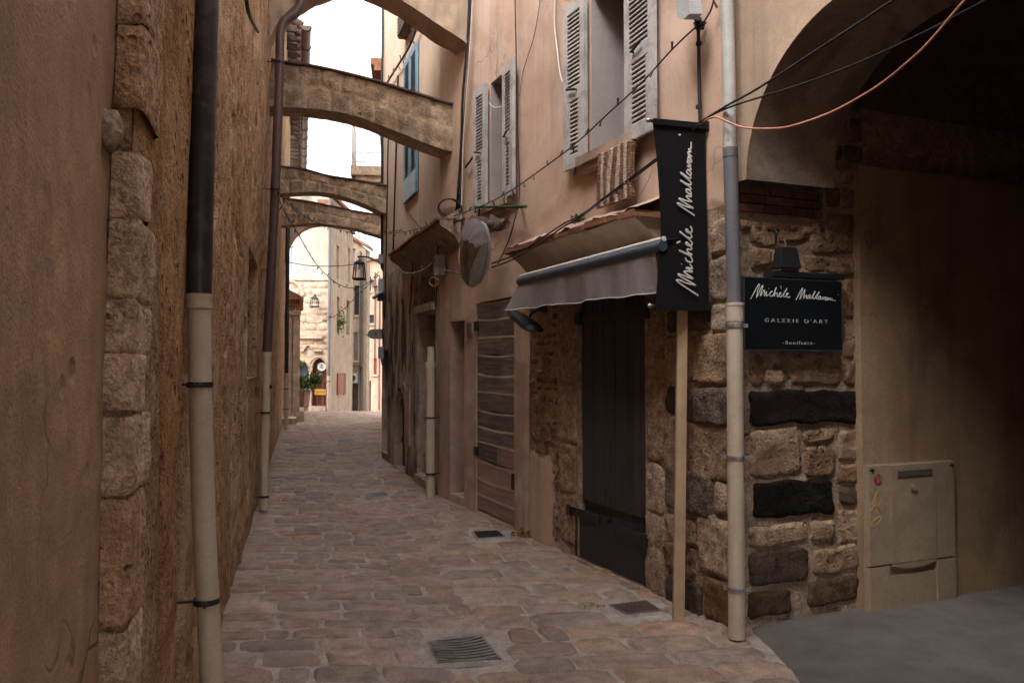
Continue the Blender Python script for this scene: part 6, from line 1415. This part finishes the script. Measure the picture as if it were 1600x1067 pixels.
c = atY(595, 470, 13.1); mb = MB(); mb.boxw(c, .09, .16, .12, .4); mb.build('housing', M['black'], cb); mb = MB(); mb.hexa([c + np.array(v) for v in ((-.13,-.12,.03),(.04,-.12,.14),(.04,.1,.14),(-.13,.1,.03),(-.14,-.12,.05),(.03,-.12,.165),(.03,.1,.165),(-.14,.1,.05))]); mb.build('visor', M['whitem'], cb)
for (x, y, h_, mt, lb) in ((595, 412, .16, 'lampgrey', 'pale junction box on the peach corner beside the lantern bracket'), (595, 456, .22, 'blue_pale', 'blue-grey junction box on the peach corner under the lantern bracket'), (595, 560, .2, 'lampgrey', 'grey box low on the peach corner, below the floodlight')):
    bx_ = thing('junction_box', lb, 'electrical box', atY(x, y, 13.12), 'boxes on the peach corner'); c = atY(x, y, 13.15)
    mb = MB(); mb.boxw(c, .075, .13, h_, .3); mb.build('housing', M[mt], bx_); mb = MB(); mb.tube([c + ZU*.01, c - ZU*.12 + np.array([.03, 0, 0])], .012, 6); mb.build('cable', M['black'], bx_)
ps = thing('projecting_sign', 'pale round-ended sign box projecting from the dark corner over the street end', 'sign', atY(585, 530, 13.4))
mb = MB(); c = atY(586, 522, 13.4); A = [c + np.array([.12, 0, -.085])] + [c + np.array([-.02 + .105*math.cos(t), 0, .085*math.sin(t)]) for t in np.linspace(-math.pi/2, -3*math.pi/2, 12)] + [c + np.array([.12, 0, .085])]
mb.prism([p - np.array([0, .04, 0]) for p in A], [p + np.array([0, .04, 0]) for p in A]); mb.build('box', M['lampgrey'], ps)
mb = MB(); mb.tube([c - np.array([-.02, .045, 0]), c - np.array([-.02, .041, 0])], .016, 10); mb.build('emblem', M['clamp'], ps); mb = MB(); mb.tube([c + np.array([-.14, 0, -.02]), c + np.array([.15, .02, -.06])], .012, 6); mb.build('arm', M['clamp'], ps)
jb = thing('junction_box', 'worn pale junction box with a ring of wire beside the pent hood', 'electrical box', owp(681, 410, .05)); s_, z_ = OW.px(681, 412, .1)
mb = MB(); mb.box(OW, s_ - .07, s_ + .09, z_ - .14, z_ + .10, 0, .10); mb.build('housing', M['lampgrey'], jb); mb = MB(); mb.tube([owp(678 + 7*math.cos(t), 440 + 7*math.sin(t), .08) for t in np.linspace(0, 6.6, 20)], .009, 5); mb.tube([OW.w(s_, z_ - .13, .06), owp(684, 434, .08)], .01, 5); mb.build('wire_ring', M['whitecable'], jb)
cable('pair of grey wires sagging from the junction box to the mirror', [owp(684, 415, .1), rwp(696, 422, .15), rwp(712, 426, .25), rwp(722, 428, .3)], .008, 'grey_pipe')
# air conditioner, far
ac = thing('air_conditioner', 'white air conditioner on the ochre house down the street', 'air conditioner', F2.w(fx2(555), fz(598, 35), .2))
mb = MB(); mb.box(F2, fx2(549), fx2(560), fz(598, 35), fz(583, 35), .02, .34); mb.build('housing', M['lampgrey'], ac); cc_ = F2.w(fx2(553.5), fz(590.5, 35), .34); mb = MB(); mb.tube([cc_, cc_ + F2.n*.02], .14, 16); mb.build('fan', M['clamp'], ac); mb = MB(); mb.box(F2, fx2(549.5), fx2(559.5), fz(600, 35), fz(598.3, 35), 0, .34); mb.build('bracket', M['clamp'], ac)
p = pipe_thing('pale drainpipe on the corner between the white house front and its side wall', (-6.55, 27.45, 0)); mb = MB(); mb.tube([(-6.53, 27.42, 8.2), (-6.53, 27.42, 1.2)], .045, 8); mb.build('upper_pipe', M['grey_pipe'], p); mb = MB(); mb.tube([(-6.53, 27.42, 1.2), (-6.53, 27.42, 0)], .06, 8); mb.build('lower_pipe', M['cream'], p)
for nm in (1.0, 3.3): clamp(p, (-6.53, 27.42, nm), .061, np.array([0, -1, 0]))
